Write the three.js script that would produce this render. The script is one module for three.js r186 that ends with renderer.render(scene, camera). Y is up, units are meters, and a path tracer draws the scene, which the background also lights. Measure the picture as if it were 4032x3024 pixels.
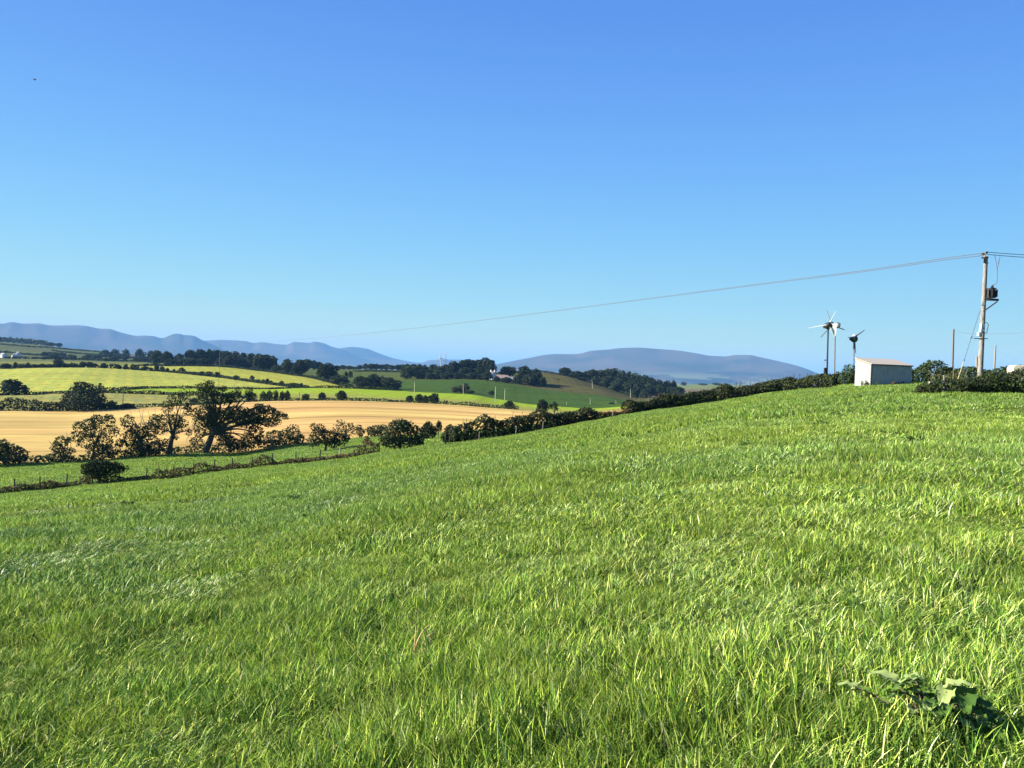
import * as THREE from 'three';
import { mergeGeometries } from 'three/addons/utils/BufferGeometryUtils.js';

// ───────────────────────── camera, sky, sun, exposure ─────────────────────────
const scene = new THREE.Scene();
const FPX = 3029, CX = 2016, CY = 1512;              // focal length and centre of the photograph in its own pixels
const EYE = 1.6;
const camera = new THREE.PerspectiveCamera(2 * Math.atan(CY / FPX) * 180 / Math.PI, 4 / 3, 0.1, 60000);
camera.position.set(0, EYE, 0);
camera.rotation.order = 'YXZ';
camera.rotation.set(-1.02 * Math.PI / 180, 0, 2.0 * Math.PI / 180);
camera.updateMatrixWorld(true);

const renderer = new THREE.WebGLRenderer({ antialias: true });
renderer.toneMapping = THREE.LinearToneMapping;
const EXPOSURE = 3.0;
renderer.toneMappingExposure = EXPOSURE;
renderer.shadowMap.enabled = true;

const SUN_AZ = -89 * Math.PI / 180, SUN_EL = 25 * Math.PI / 180;
const sunDir = new THREE.Vector3(Math.sin(SUN_AZ) * Math.cos(SUN_EL), Math.sin(SUN_EL), -Math.cos(SUN_AZ) * Math.cos(SUN_EL));
const sun = new THREE.DirectionalLight(new THREE.Color(1, 0.93, 0.82), 5);
sun.position.copy(sunDir).multiplyScalar(400);
sun.castShadow = true;
sun.shadow.radius = 1;
sun.shadow.mapSize.set(4096, 4096);
Object.assign(sun.shadow.camera, { left: -300, right: 300, top: 300, bottom: -300, near: 1, far: 1200 });
scene.add(sun, sun.target);

{ // clear evening sky: deep blue overhead, paling to the horizon and a little towards the sun
  const W = 128, H = 512, data = new Float32Array(W * H * 4);
  const lin = (c) => (c <= 10.3 ? c / 255 / 12.92 : Math.pow((c / 255 + 0.055) / 1.055, 2.4));
  const stops = [[-90, 150, 190, 225], [0, 214, 238, 212], [2, 200, 234, 219], [5, 167, 221, 238], [9, 140, 204, 247], [14, 119, 183, 248], [19, 105, 165, 243], [24, 93, 151, 236], [32, 80, 136, 226], [50, 62, 112, 205], [90, 48, 92, 182]];
  for (let r = 0; r < H; r++) {
    const el = ((r + 0.5) / H - 0.5) * 180;
    let k = 0; while (k < stops.length - 2 && el > stops[k + 1][0]) k++;
    const a = stops[k], b = stops[k + 1], t = Math.min(1, Math.max(0, (el - a[0]) / (b[0] - a[0])));
    for (let c = 0; c < W; c++) {
      const az = ((c + 0.5) / W - 0.5) * 2 * Math.PI, ce = Math.cos(el * Math.PI / 180);
      const cosS = Math.cos(az) * ce * sunDir.x + Math.sin(el * Math.PI / 180) * sunDir.y + Math.sin(az) * ce * sunDir.z;
      const pale = 0.07 * cosS, i = (r * W + c) * 4;
      for (let q = 0; q < 3; q++) {
        const v = lin(a[q + 1] * (1 - t) + b[q + 1] * t);
        data[i + q] = v * (1 + pale * [2.0, 1.3, 0.5][q]) / EXPOSURE;
      }
      data[i + 3] = 1;
    }
  }
  const sky = new THREE.DataTexture(data, W, H, THREE.RGBAFormat, THREE.FloatType);
  sky.mapping = THREE.EquirectangularReflectionMapping;
  sky.magFilter = THREE.LinearFilter; sky.minFilter = THREE.LinearFilter; sky.wrapS = THREE.RepeatWrapping; sky.needsUpdate = true;
  scene.background = sky; scene.environment = sky;
}
scene.fog = new THREE.FogExp2(new THREE.Color(0.25, 0.56, 1.0), 5.4e-5);

// ───────────────────────── helpers ─────────────────────────
function rng(seed) { let a = seed >>> 0; return () => { a = (a + 0x6D2B79F5) | 0; let t = Math.imul(a ^ (a >>> 15), 1 | a); t = (t + Math.imul(t ^ (t >>> 7), 61 | t)) ^ t; return ((t ^ (t >>> 14)) >>> 0) / 4294967296; }; }
const V = (x, y, z) => new THREE.Vector3(x, y, z);
const clamp = (x, a = 0, b = 1) => Math.min(b, Math.max(a, x));
const smooth = (a, b, x) => { const t = clamp((x - a) / (b - a)); return t * t * (3 - 2 * t); };
const lerp = (a, b, t) => a + (b - a) * t;
function hash3(x, y, z) { let h = Math.imul(x, 374761393) ^ Math.imul(y, 668265263) ^ Math.imul(z, 2147483647 ^ 0x5bd1e995); h = Math.imul(h ^ (h >>> 13), 1274126177); return ((h ^ (h >>> 16)) >>> 0) / 4294967296; }
function noise3(x, y, z) {
  const ix = Math.floor(x), iy = Math.floor(y), iz = Math.floor(z), f = (t) => t * t * (3 - 2 * t);
  const u = f(x - ix), v = f(y - iy), w = f(z - iz); let s = 0;
  for (let a = 0; a < 2; a++) for (let b = 0; b < 2; b++) for (let c = 0; c < 2; c++) s += (a ? u : 1 - u) * (b ? v : 1 - v) * (c ? w : 1 - w) * hash3(ix + a, iy + b, iz + c);
  return s;
}
const noise = (x, y, s = 0) => noise3(x, y, s * 7 + 0.5);
const fbm = (x, y, s = 0, o = 4) => { let t = 0, a = 0.5, n = 0; for (let k = 0; k < o; k++) { t += a * noise(x, y, s + k); n += a; a *= 0.5; x = x * 2.03 + 5.1; y = y * 2.03 + 1.7; } return t / n; };

function ray(u, v) { return V((u - CX) / FPX, -(v - CY) / FPX, -1).applyQuaternion(camera.quaternion); }
function P(u, v, d) { const r = ray(u, v), k = d / Math.hypot(r.x, r.z); return r.multiplyScalar(k).add(camera.position); }   // the point seen at photo pixel (u, v) at horizontal distance d
const azOf = (u, v = 1500) => { const r = ray(u, v); return Math.atan2(r.x, -r.z); };
const mpp = (u, d) => d * Math.cos(azOf(u)) / FPX;   // metres per photo pixel
function pchip(xs, ys, x) {
  const n = xs.length;
  if (x <= xs[0]) return ys[0];
  if (x >= xs[n - 1]) return ys[n - 1];
  let k = 0; while (x > xs[k + 1]) k++;
  const slope = (i) => (ys[i + 1] - ys[i]) / (xs[i + 1] - xs[i]);
  const der = (i) => { if (i === 0) return slope(0); if (i === n - 1) return slope(n - 2); const a = slope(i - 1), b = slope(i); return a * b <= 0 ? 0 : 2 * a * b / (a + b); };
  const h = xs[k + 1] - xs[k], t = (x - xs[k]) / h, t2 = t * t, t3 = t2 * t;
  return (2 * t3 - 3 * t2 + 1) * ys[k] + (t3 - 2 * t2 + t) * h * der(k) + (-2 * t3 + 3 * t2) * ys[k + 1] + (t3 - t2) * h * der(k + 1);
}

// ── the lie of the land: surveyed lines (hedges, field edges, crests), each a list of [photo column, photo row, distance in metres]
const LINES = {
  knoll: [[-900, 2190, 22], [0, 2062, 22], [700, 2000, 23], [1400, 1905, 25], [2100, 1800, 26], [2800, 1702, 27], [3400, 1655, 27], [4032, 1662, 27], [5000, 1700, 27]],
  meadowEdge: [[-900, 2075, 95], [0, 1947, 97], [400, 1905, 96], [700, 1880, 94], [920, 1850, 92], [1150, 1826, 90], [1340, 1808, 88], [1466, 1788, 86], [1672, 1760, 86], [1850, 1740, 88], [2107, 1700, 92], [2300, 1663, 97], [2486, 1630, 101], [2602, 1612, 104], [2850, 1579, 106], [3071, 1545, 106], [3275, 1530, 102], [3378, 1521, 98], [3557, 1515, 95], [3720, 1512, 95], [4032, 1518, 95], [5000, 1550, 95]],
  treeLine: [[-900, 1900, 160], [0, 1828, 150], [350, 1812, 148], [600, 1793, 146], [934, 1782, 146], [1150, 1748, 146], [1300, 1735, 144], [1435, 1721, 143], [1600, 1712, 142], [1770, 1702, 140], [1950, 1690, 138], [2100, 1675, 135], [2300, 1650, 132], [2600, 1590, 135], [2850, 1562, 135], [3275, 1525, 135], [4032, 1530, 135], [5000, 1560, 135]],
  goldFar: [[-900, 1640, 335], [0, 1616, 330], [250, 1618, 325], [400, 1612, 322], [600, 1601, 320], [787, 1592, 320], [963, 1581, 322], [1200, 1576, 325], [1421, 1578, 322], [1692, 1589, 312], [1917, 1604, 295], [2053, 1613, 280], [2250, 1627, 260], [2500, 1605, 250], [2850, 1570, 240], [3275, 1540, 230], [4032, 1545, 230], [5000, 1575, 230]],
  paleFar: [[-900, 1570, 400], [0, 1557, 392], [271, 1549, 392], [407, 1547, 390], [600, 1553, 385], [787, 1557, 378], [963, 1566, 365], [1100, 1571, 350], [1250, 1572, 340], [1421, 1575, 335], [1692, 1586, 325], [1917, 1601, 308], [2053, 1611, 293], [2250, 1624, 272], [2500, 1603, 262], [2850, 1569, 250], [3275, 1540, 245], [4032, 1545, 245], [5000, 1575, 245]],
  limeFar: [[-900, 1568, 405], [0, 1555, 400], [271, 1547, 400], [430, 1539, 412], [600, 1529, 440], [774, 1530, 450], [1060, 1533, 455], [1200, 1529, 460], [1340, 1530, 462], [1573, 1539, 462], [1638, 1544, 460], [1850, 1553, 452], [1971, 1574, 430], [2053, 1587, 400], [2130, 1595, 380], [2300, 1607, 360], [2500, 1597, 340], [2850, 1568, 300], [3275, 1540, 290], [4032, 1545, 290], [5000, 1575, 290]],
  diagonal: [[-900, 1455, 720], [0, 1452, 700], [163, 1447, 700], [350, 1447, 700], [600, 1461, 690], [790, 1479, 640], [980, 1503, 560], [1142, 1525, 490], [1220, 1528, 470], [1340, 1529, 474], [1573, 1536, 482], [1750, 1536, 505], [1850, 1541, 515], [1971, 1560, 500], [2053, 1572, 480], [2130, 1582, 465], [2300, 1592, 450], [2500, 1590, 430], [2850, 1566, 380], [3275, 1540, 370], [4032, 1545, 370], [5000, 1575, 370]],
  upperFar: [[-900, 1448, 770], [0, 1444, 770], [163, 1440, 780], [350, 1440, 790], [600, 1441, 810], [828, 1443, 800], [1007, 1460, 740], [1200, 1485, 640], [1313, 1511, 560], [1378, 1525, 510], [1450, 1517, 560], [1557, 1502, 640], [1750, 1497, 660], [1836, 1497, 660], [1971, 1506, 650], [2080, 1525, 620], [2188, 1540, 600], [2300, 1550, 590], [2386, 1560, 580], [2486, 1577, 560], [2700, 1575, 500], [2850, 1563, 480], [3275, 1540, 470], [4032, 1545, 470], [5000, 1575, 470]],
  woodBack: [[-900, 1425, 1000], [0, 1422, 1000], [350, 1425, 1000], [600, 1432, 1000], [828, 1437, 1000], [1007, 1448, 1000], [1150, 1455, 1000], [1300, 1456, 1000], [1580, 1458, 1000], [1750, 1470, 900], [1900, 1472, 850], [2050, 1470, 820], [2123, 1466, 800], [2215, 1478, 780], [2350, 1515, 740], [2461, 1553, 700], [2510, 1568, 680], [2600, 1566, 700], [2700, 1558, 800], [2850, 1550, 900], [3275, 1540, 900], [4032, 1545, 900], [5000, 1575, 900]],
  farFoot: [[-900, 1400, 1300], [0, 1409, 1300], [300, 1413, 1300], [600, 1421, 1300], [900, 1433, 1350], [1300, 1451, 1400], [1700, 1462, 1400], [2100, 1482, 1400], [2300, 1502, 1400], [2500, 1537, 1400], [2662, 1537, 1400], [2850, 1534, 1400], [3275, 1540, 1400], [4032, 1552, 1400], [5000, 1582, 1400]],
  farCrest: [[-900, 1300, 2300], [0, 1348, 2200], [163, 1359, 2200], [300, 1375, 2200], [420, 1386, 2200], [600, 1402, 2200], [900, 1427, 2200], [1300, 1449, 2300], [1700, 1475, 2500], [2100, 1492, 2500], [2500, 1513, 2500], [2662, 1515, 2500], [2850, 1514, 2500], [3275, 1533, 2500], [4032, 1558, 2500], [5000, 1590, 2500]],
};
const lineNames = Object.keys(LINES), lines = lineNames.map((k) => {
  const pts = LINES[k].map(([u, v, d]) => { const p = P(u, v, d); return [Math.atan2(p.x, -p.z), d, p.y]; });
  const dm = pts[0][1] * 0.5 + pts[pts.length - 1][1] * 0.5, ym = pts[0][2] * 0.5 + pts[pts.length - 1][2] * 0.5;
  const all = [[-Math.PI, dm, ym], ...pts, [Math.PI, dm, ym]];
  return { a: all.map((p) => p[0]), d: all.map((p) => p[1]), y: all.map((p) => p[2]) };
});
const FAR = [[5200, -82], [9000, -88], [32000, -95]];
function column(az) {   // the profile of the land along one bearing
  const ds = [0], ys = [0];
  for (const l of lines) { ds.push(Math.max(ds[ds.length - 1] + 0.6, pchip(l.a, l.d, az))); ys.push(pchip(l.a, l.y, az)); }
  for (const [d, y] of FAR) { ds.push(d); ys.push(y); }
  return { ds, ys };
}
function swell(x, z, d) {
  const near = smooth(0.5, 5, d);
  return near * (1 - smooth(140, 200, d)) * (0.34 * (fbm(x / 9, z / 5, 1, 3) - 0.5) + 0.30 * (fbm(x / 2.4, z / 1.8, 2, 3) - 0.5)) + smooth(100, 200, d) * (1 - smooth(1500, 3000, d)) * 0.9 * (fbm(x / 60, z / 60, 3, 3) - 0.5);
}
function heightIn(col, az, d) { return pchip(col.ds, col.ys, d) + swell(Math.sin(az) * d, -Math.cos(az) * d, d); }
function groundAt(az, d) { return heightIn(column(az), az, d); }
function G(x, z) { return groundAt(Math.atan2(x, -z), Math.hypot(x, z)); }
function onGround(u, d, v = 1600) { const p = P(u, v, d); p.y = groundAt(Math.atan2(p.x, -p.z), d); return p; }
function hit(u, v, d0 = 1.5, d1 = 400) {   // where the line of sight through a photo pixel meets the land
  const az0 = azOf(u, v), col = column(az0);
  for (let d = d0; d < d1; d *= 1.004) { const p = P(u, v, d); if (heightIn(col, az0, d) >= p.y) { p.y = heightIn(col, az0, d); return p; } }
  return onGround(u, d1, v);
}

const used = {};
function numbered(n) { const k = (used[n] = (used[n] ?? -1) + 1); return k ? n + '_' + String(k).padStart(3, '0') : n; }
function tag(o, label, category, group, kind) { Object.assign(o.userData, { label, category }); if (group) o.userData.group = group; if (kind) o.userData.kind = kind; return o; }
function thing(name, label, category, at, group) { const o = new THREE.Group(); o.name = numbered(name); o.position.copy(at); scene.add(o); return tag(o, label, category, group); }
function part(name, geo, mat, parent, world = true) { if (world) { let q = parent; const p = V(0, 0, 0); while (q && q !== scene) { p.add(q.position); q = q.parent; } geo.translate(-p.x, -p.y, -p.z); } const m = new THREE.Mesh(geo, mat); m.name = name; parent.add(m); return m; }
function copy(src, name, label, category, at, sx, sy, sz, turn, group) { const c = src.clone(); c.name = numbered(name); c.position.copy(at); c.scale.set(sx, sy, sz); c.rotation.y = turn; scene.add(c); c.userData = {}; return tag(c, label, category, group); }

function bar(a, b, r0, r1 = r0, seg = 8) {
  const dir = b.clone().sub(a), len = dir.length(), g = new THREE.CylinderGeometry(r1, r0, len, seg, 1);
  g.translate(0, len / 2, 0); g.applyQuaternion(new THREE.Quaternion().setFromUnitVectors(V(0, 1, 0), dir.normalize())); g.translate(a.x, a.y, a.z); return g;
}
function boxAt(w, h, d, x, y, z, turn = 0, bevel = 0) { const g = new THREE.BoxGeometry(w, h, d); g.rotateY(turn); g.translate(x, y, z); return g; }
function limb(pts, r0, r1, seg = 6, rings = 8) {   // a tapered bent tube
  const c = new THREE.CatmullRomCurve3(pts), pos = [], nor = [], idx = [];
  for (let i = 0; i <= rings; i++) {
    const t = i / rings, p = c.getPoint(t), tan = c.getTangent(t), n = V(0, 0, 1).cross(tan); if (n.lengthSq() < 0.01) n.set(1, 0, 0).cross(tan); n.normalize();
    const b = tan.clone().cross(n).normalize(), r = lerp(r0, r1, Math.pow(t, 0.8));
    for (let k = 0; k < seg; k++) { const a = k / seg * 2 * Math.PI, q = n.clone().multiplyScalar(Math.cos(a)).addScaledVector(b, Math.sin(a)); nor.push(q.x, q.y, q.z); pos.push(p.x + q.x * r, p.y + q.y * r, p.z + q.z * r); }
  }
  for (let i = 0; i < rings; i++) for (let k = 0; k < seg; k++) { const a = i * seg + k, b = i * seg + (k + 1) % seg; idx.push(a, b, a + seg, b, b + seg, a + seg); }
  const g = new THREE.BufferGeometry();
  g.setAttribute('position', new THREE.Float32BufferAttribute(pos, 3)); g.setAttribute('normal', new THREE.Float32BufferAttribute(nor, 3)); g.setIndex(idx); return g;
}
const merge = (list) => mergeGeometries(list.map((g) => { const q = g.index ? g : g; for (const k of Object.keys(q.attributes)) if (k !== 'position' && k !== 'normal') q.deleteAttribute(k); return q.index ? q.toNonIndexed() : q; }));

class Leaves {   // many small leaf-sized faces, gathered into one mesh
  constructor() { this.p = []; this.n = []; this.c = []; this.i = []; }
  add(at, out, size, R, col, long = 1.5) {
    const n = V(R() * 2 - 1, R() * 2 - 1, R() * 2 - 1).addScaledVector(out, 0.7).normalize();
    const a = V(R() * 2 - 1, R() * 2 - 1, R() * 2 - 1).cross(n).normalize(), b = n.clone().cross(a), s = size * (0.6 + 0.8 * R()), k = this.p.length / 3;
    const bend = n.clone().multiplyScalar(s * 0.25);
    const q = [at.clone().addScaledVector(a, -s * long * 0.5), at.clone().addScaledVector(b, s * 0.5).add(bend), at.clone().addScaledVector(a, s * long * 0.5), at.clone().addScaledVector(b, -s * 0.5).add(bend)];
    for (const v of q) { this.p.push(v.x, v.y, v.z); this.n.push(n.x, n.y, n.z); this.c.push(col.r, col.g, col.b); }
    this.i.push(k, k + 2, k + 1, k, k + 3, k + 2);
  }
  blade(at, tip, w, R, col) {
    const d = tip.clone().sub(at), a = d.clone().cross(V(R() - 0.5, 0.1, R() - 0.5)).normalize().multiplyScalar(w / 2), k = this.p.length / 3, n = a.clone().cross(d).normalize(), m = at.clone().addScaledVector(d, 0.5);
    for (const v of [at.clone().sub(a), at.clone().add(a), m.clone().add(a), tip, m.clone().sub(a)]) { this.p.push(v.x, v.y, v.z); this.n.push(n.x, n.y, n.z); this.c.push(col.r, col.g, col.b); }
    this.i.push(k, k + 1, k + 2, k, k + 2, k + 4, k + 4, k + 2, k + 3);
  }
  geo() {
    const g = new THREE.BufferGeometry();
    g.setAttribute('position', new THREE.Float32BufferAttribute(this.p, 3)); g.setAttribute('normal', new THREE.Float32BufferAttribute(this.n, 3)); g.setAttribute('color', new THREE.Float32BufferAttribute(this.c, 3)); g.setIndex(this.i); return g;
  }
}
const rgb = (r, g, b) => new THREE.Color().setRGB(r, g, b);
function tint(c, R, amt = 0.35, hue = 0.15) { const k = 1 + (R() - 0.5) * 2 * amt, h = 1 + (R() - 0.5) * 2 * hue; return rgb(c.r * k * h, c.g * k, c.b * k / h); }

const TENS = ['', '', 'twentieth', 'thirtieth', 'fortieth', 'fiftieth'], ORD = ['first', 'second', 'third', 'fourth', 'fifth', 'sixth', 'seventh', 'eighth', 'ninth', 'tenth', 'eleventh', 'twelfth', 'thirteenth', 'fourteenth', 'fifteenth', 'sixteenth', 'seventeenth', 'eighteenth', 'nineteenth'];
const nth = (k) => (k < 20 ? ORD[k - 1] : k % 10 ? ['twenty', 'thirty', 'forty', 'fifty'][Math.floor(k / 10) - 2] + '-' + ORD[k % 10 - 1] : TENS[k / 10]);
// ───────────────────────── materials ─────────────────────────
const DS = THREE.DoubleSide;
const leafMat = new THREE.MeshPhysicalMaterial({ color: 0xffffff, vertexColors: true, roughness: 0.95, transmission: 0.22, thickness: 0, specularIntensity: 0.3, side: DS });
const weedMat = new THREE.MeshPhysicalMaterial({ color: 0xffffff, vertexColors: true, roughness: 0.95, transmission: 0.3, thickness: 0, specularIntensity: 0.3, side: DS });
const barkMat = new THREE.MeshStandardMaterial({ color: rgb(0.05, 0.044, 0.034), roughness: 0.95 });
const deadMat = new THREE.MeshStandardMaterial({ color: rgb(0.17, 0.15, 0.12), roughness: 0.95 });
const LEAF = { dark: rgb(0.022, 0.036, 0.011), oak: rgb(0.037, 0.058, 0.016), mid: rgb(0.050, 0.080, 0.020), pale: rgb(0.11, 0.14, 0.04), far: rgb(0.026, 0.040, 0.013), rust: rgb(0.13, 0.072, 0.028), olive: rgb(0.062, 0.076, 0.023), hedge: rgb(0.030, 0.044, 0.012) };

function tileNoise(size, fn) {
  const data = new Uint8Array(size * size * 4);
  for (let y = 0; y < size; y++) for (let x = 0; x < size; x++) { const c = fn(x / size, y / size), i = (y * size + x) * 4; data[i] = c[0]; data[i + 1] = c[1]; data[i + 2] = c[2]; data[i + 3] = 255; }
  const t = new THREE.DataTexture(data, size, size); t.colorSpace = THREE.SRGBColorSpace; t.wrapS = t.wrapT = THREE.RepeatWrapping; t.magFilter = THREE.LinearFilter; t.minFilter = THREE.LinearMipmapLinearFilter; t.generateMipmaps = true; t.needsUpdate = true; return t;
}
function periodic(x, y, n, s) { // noise that tiles with period n
  const ix = Math.floor(x), iy = Math.floor(y), f = (t) => t * t * (3 - 2 * t), u = f(x - ix), v = f(y - iy), m = (a) => ((a % n) + n) % n;
  return lerp(lerp(hash3(m(ix), m(iy), s), hash3(m(ix + 1), m(iy), s), u), lerp(hash3(m(ix), m(iy + 1), s), hash3(m(ix + 1), m(iy + 1), s), u), v);
}
const pfbm = (x, y, n, s, o = 5) => { let t = 0, a = 0.5, w = 0; for (let k = 0; k < o; k++) { t += a * periodic(x * n, y * n, n, s + k); w += a; a *= 0.62; n *= 2; } return t / w; };
const grassTex = tileNoise(512, (x, y) => { const a = pfbm(x, y, 8, 11, 6), b = pfbm(x, y, 4, 41, 3), k = 150 + 150 * (a - 0.25); return [clamp(k + 50 * (b - 0.5), 60, 255), clamp(k, 60, 255), clamp(k - 40 * (b - 0.5), 60, 255)]; });
const cropTex = tileNoise(1024, (x, y) => { // rows of ripe barley with the sprayer's paired wheel tracks
  const rows = 0.5 + 0.5 * Math.sin(y * 2 * Math.PI * 48), wob = 0.006 * (periodic(x * 3, 0, 3, 5) - 0.5), yy = (y + wob + 1) % 1;
  let track = 0; for (const c of [0.125, 0.149, 0.375, 0.399, 0.625, 0.649, 0.875, 0.899]) track = Math.max(track, 1 - smooth(0.003, 0.008, Math.abs(yy - c)));
  const a = pfbm(x, y, 6, 77, 6), band = periodic(x * 2, y * 10, 10, 91), b2 = pfbm(x, y, 3, 55, 3), k = 205 + 60 * (a - 0.5) + 9 * (rows - 0.5) + 44 * (band - 0.5) - 62 * track * (0.4 + 0.9 * periodic(x * 6, y * 6, 6, 3));
  return [clamp(k + 8, 0, 255), clamp(k + 30 * (b2 - 0.5), 0, 255), clamp(k - 12 * (a - 0.5), 0, 255)];
});
const fieldMat = new THREE.MeshPhysicalMaterial({ vertexColors: true, map: grassTex, roughness: 1, specularIntensity: 0.08 });
const cropMat = new THREE.MeshPhysicalMaterial({ vertexColors: true, map: cropTex, roughness: 1, specularIntensity: 0.08 });
const plainMat = new THREE.MeshPhysicalMaterial({ vertexColors: true, roughness: 1, specularIntensity: 0.08 });

// ───────────────────────── the land ─────────────────────────
const azs = [];
for (let a = -180; a < -64; a += 4) azs.push(a); for (let a = -64; a < -40; a += 0.6) azs.push(a);
for (let a = -40; a < 40; a += 0.2) azs.push(a);
for (let a = 40; a < 64; a += 0.6) azs.push(a); for (let a = 64; a <= 180; a += 4) azs.push(a);
const AZ = azs.map((a) => a * Math.PI / 180), COLS = AZ.map(column);
function sheet(name, k0, k1, rows, mat, colour, uvOf, spacing = (t) => t) {   // the land between two surveyed lines
  const pos = [], col = [], uv = [], idx = [], n = rows + 1;
  AZ.forEach((az, i) => {
    const c = COLS[i], d0 = c.ds[k0], d1 = c.ds[k1];
    for (let r = 0; r <= rows; r++) {
      const d = lerp(d0, d1, spacing(r / rows)), x = Math.sin(az) * d, z = -Math.cos(az) * d, y = heightIn(c, az, d);
      pos.push(x, y, z); const q = colour(x, z, d, az, r / rows); col.push(q.r, q.g, q.b); const w = uvOf(x, z, d, az, d0, d1); uv.push(w[0], w[1]);
    }
  });
  for (let i = 0; i < AZ.length - 1; i++) for (let r = 0; r < rows; r++) { const a = i * n + r, b = a + n; idx.push(a, b, b + 1, a, b + 1, a + 1); }
  const g = new THREE.BufferGeometry();
  g.setAttribute('position', new THREE.Float32BufferAttribute(pos, 3)); g.setAttribute('color', new THREE.Float32BufferAttribute(col, 3)); g.setAttribute('uv', new THREE.Float32BufferAttribute(uv, 2)); g.setIndex(idx); g.computeVertexNormals();
  const m = new THREE.Mesh(g, mat); m.name = name; m.userData.kind = 'structure'; scene.add(m); return m;
}
const mixc = (a, b, t) => rgb(lerp(a.r, b.r, t), lerp(a.g, b.g, t), lerp(a.b, b.b, t));
const metre = (s) => (x, z) => [x / s, z / s];
const patchy = (base, other, s, seed, amt = 1) => (x, z) => mixc(base, other, clamp((fbm(x / s, z / s * 1.6, seed, 4) - 0.35) * 2.6 * amt));
sheet('meadow', 0, 2, 130, fieldMat, patchy(rgb(0.15, 0.215, 0.022), rgb(0.11, 0.165, 0.02), 6, 4), metre(3.1), (t) => Math.pow(t, 1.7));
sheet('lower_pasture', 2, 3, 26, fieldMat, patchy(rgb(0.20, 0.36, 0.03), rgb(0.15, 0.28, 0.025), 12, 5), metre(7));
sheet('barley_field', 3, 4, 40, cropMat, patchy(rgb(0.73, 0.52, 0.175), rgb(0.61, 0.43, 0.14), 30, 6, 1), (x, z, d, az, d0, d1) => [az * 300 / 260, (d1 - d) / 96]);
sheet('pale_pasture', 4, 5, 10, fieldMat, patchy(rgb(0.46, 0.45, 0.12), rgb(0.37, 0.37, 0.09), 26, 7), metre(17));
sheet('bright_pasture', 5, 6, 16, fieldMat, (x, z, d, az, t) => mixc(rgb(0.40, 0.42, 0.08), rgb(0.40, 0.56, 0.03), smooth(0.25, 0.6, t + 0.5 * (fbm(x / 30, z / 30, 9, 3) - 0.5))), metre(17));
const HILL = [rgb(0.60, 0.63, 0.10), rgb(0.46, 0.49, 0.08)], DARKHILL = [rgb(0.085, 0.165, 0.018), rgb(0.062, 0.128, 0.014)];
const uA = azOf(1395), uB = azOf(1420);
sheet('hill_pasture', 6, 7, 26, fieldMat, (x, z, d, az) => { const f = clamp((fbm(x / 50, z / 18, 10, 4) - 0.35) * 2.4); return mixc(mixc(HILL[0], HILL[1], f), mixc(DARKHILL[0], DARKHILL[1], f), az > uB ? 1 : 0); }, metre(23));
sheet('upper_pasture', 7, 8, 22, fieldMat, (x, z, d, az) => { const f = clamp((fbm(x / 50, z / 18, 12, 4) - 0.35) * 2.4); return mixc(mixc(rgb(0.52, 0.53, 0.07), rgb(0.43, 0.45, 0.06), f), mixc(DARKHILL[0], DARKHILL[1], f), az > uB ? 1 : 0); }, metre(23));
const uMoor0 = azOf(2030), uMoor1 = azOf(2070), uE0 = azOf(600), uE1 = azOf(640);
sheet('wood_floor_and_rough_slope', 8, 9, 22, fieldMat, (x, z, d, az) => {
  const f = clamp((fbm(x / 22, z / 12, 14, 5) - 0.35) * 2.6), w = mixc(mixc(rgb(0.30, 0.32, 0.06), rgb(0.22, 0.24, 0.05), f), mixc(rgb(0.13, 0.17, 0.03), rgb(0.10, 0.14, 0.025), f), smooth(uE0, uE1, az));
  return mixc(w, mixc(rgb(0.16, 0.145, 0.04), rgb(0.085, 0.09, 0.022), f), smooth(uMoor0, uMoor1, az));
}, metre(19));
function farmland(x, z, s) { // a patchwork of fields
  const gx = x / s + 0.35 * Math.sin(z / s * 0.7), gz = z / (s * 0.8) + 0.3 * Math.sin(x / s * 0.9), h = hash3(Math.floor(gx), Math.floor(gz), 5), h2 = hash3(Math.floor(gx), Math.floor(gz), 9);
  const c = mixc(rgb(0.09, 0.14, 0.02), rgb(0.22, 0.24, 0.045), h); return mixc(c, rgb(0.16, 0.13, 0.05), h2 > 0.75 ? 0.8 : 0);
}
sheet('far_fields', 9, 10, 16, fieldMat, (x, z, d, az) => (az > azOf(2560) ? rgb(0.24, 0.20, 0.11) : mixc(farmland(x, z, 120), rgb(0.16, 0.21, 0.07), 0.5)), metre(31));
sheet('far_hillside', 10, 11, 30, fieldMat, (x, z, d, az, t) => (az > azOf(2560) ? (t < 0.12 ? rgb(0.24, 0.20, 0.11) : rgb(0.24, 0.29, 0.09)) : mixc(farmland(x, z, 190), rgb(0.12, 0.17, 0.055), 0.55)), metre(41));
sheet('distant_plain', 11, 14, 40, plainMat, (x, z) => mixc(farmland(x, z, 500), rgb(0.12, 0.16, 0.06), 0.5), metre(60), (t) => t * t);

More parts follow.
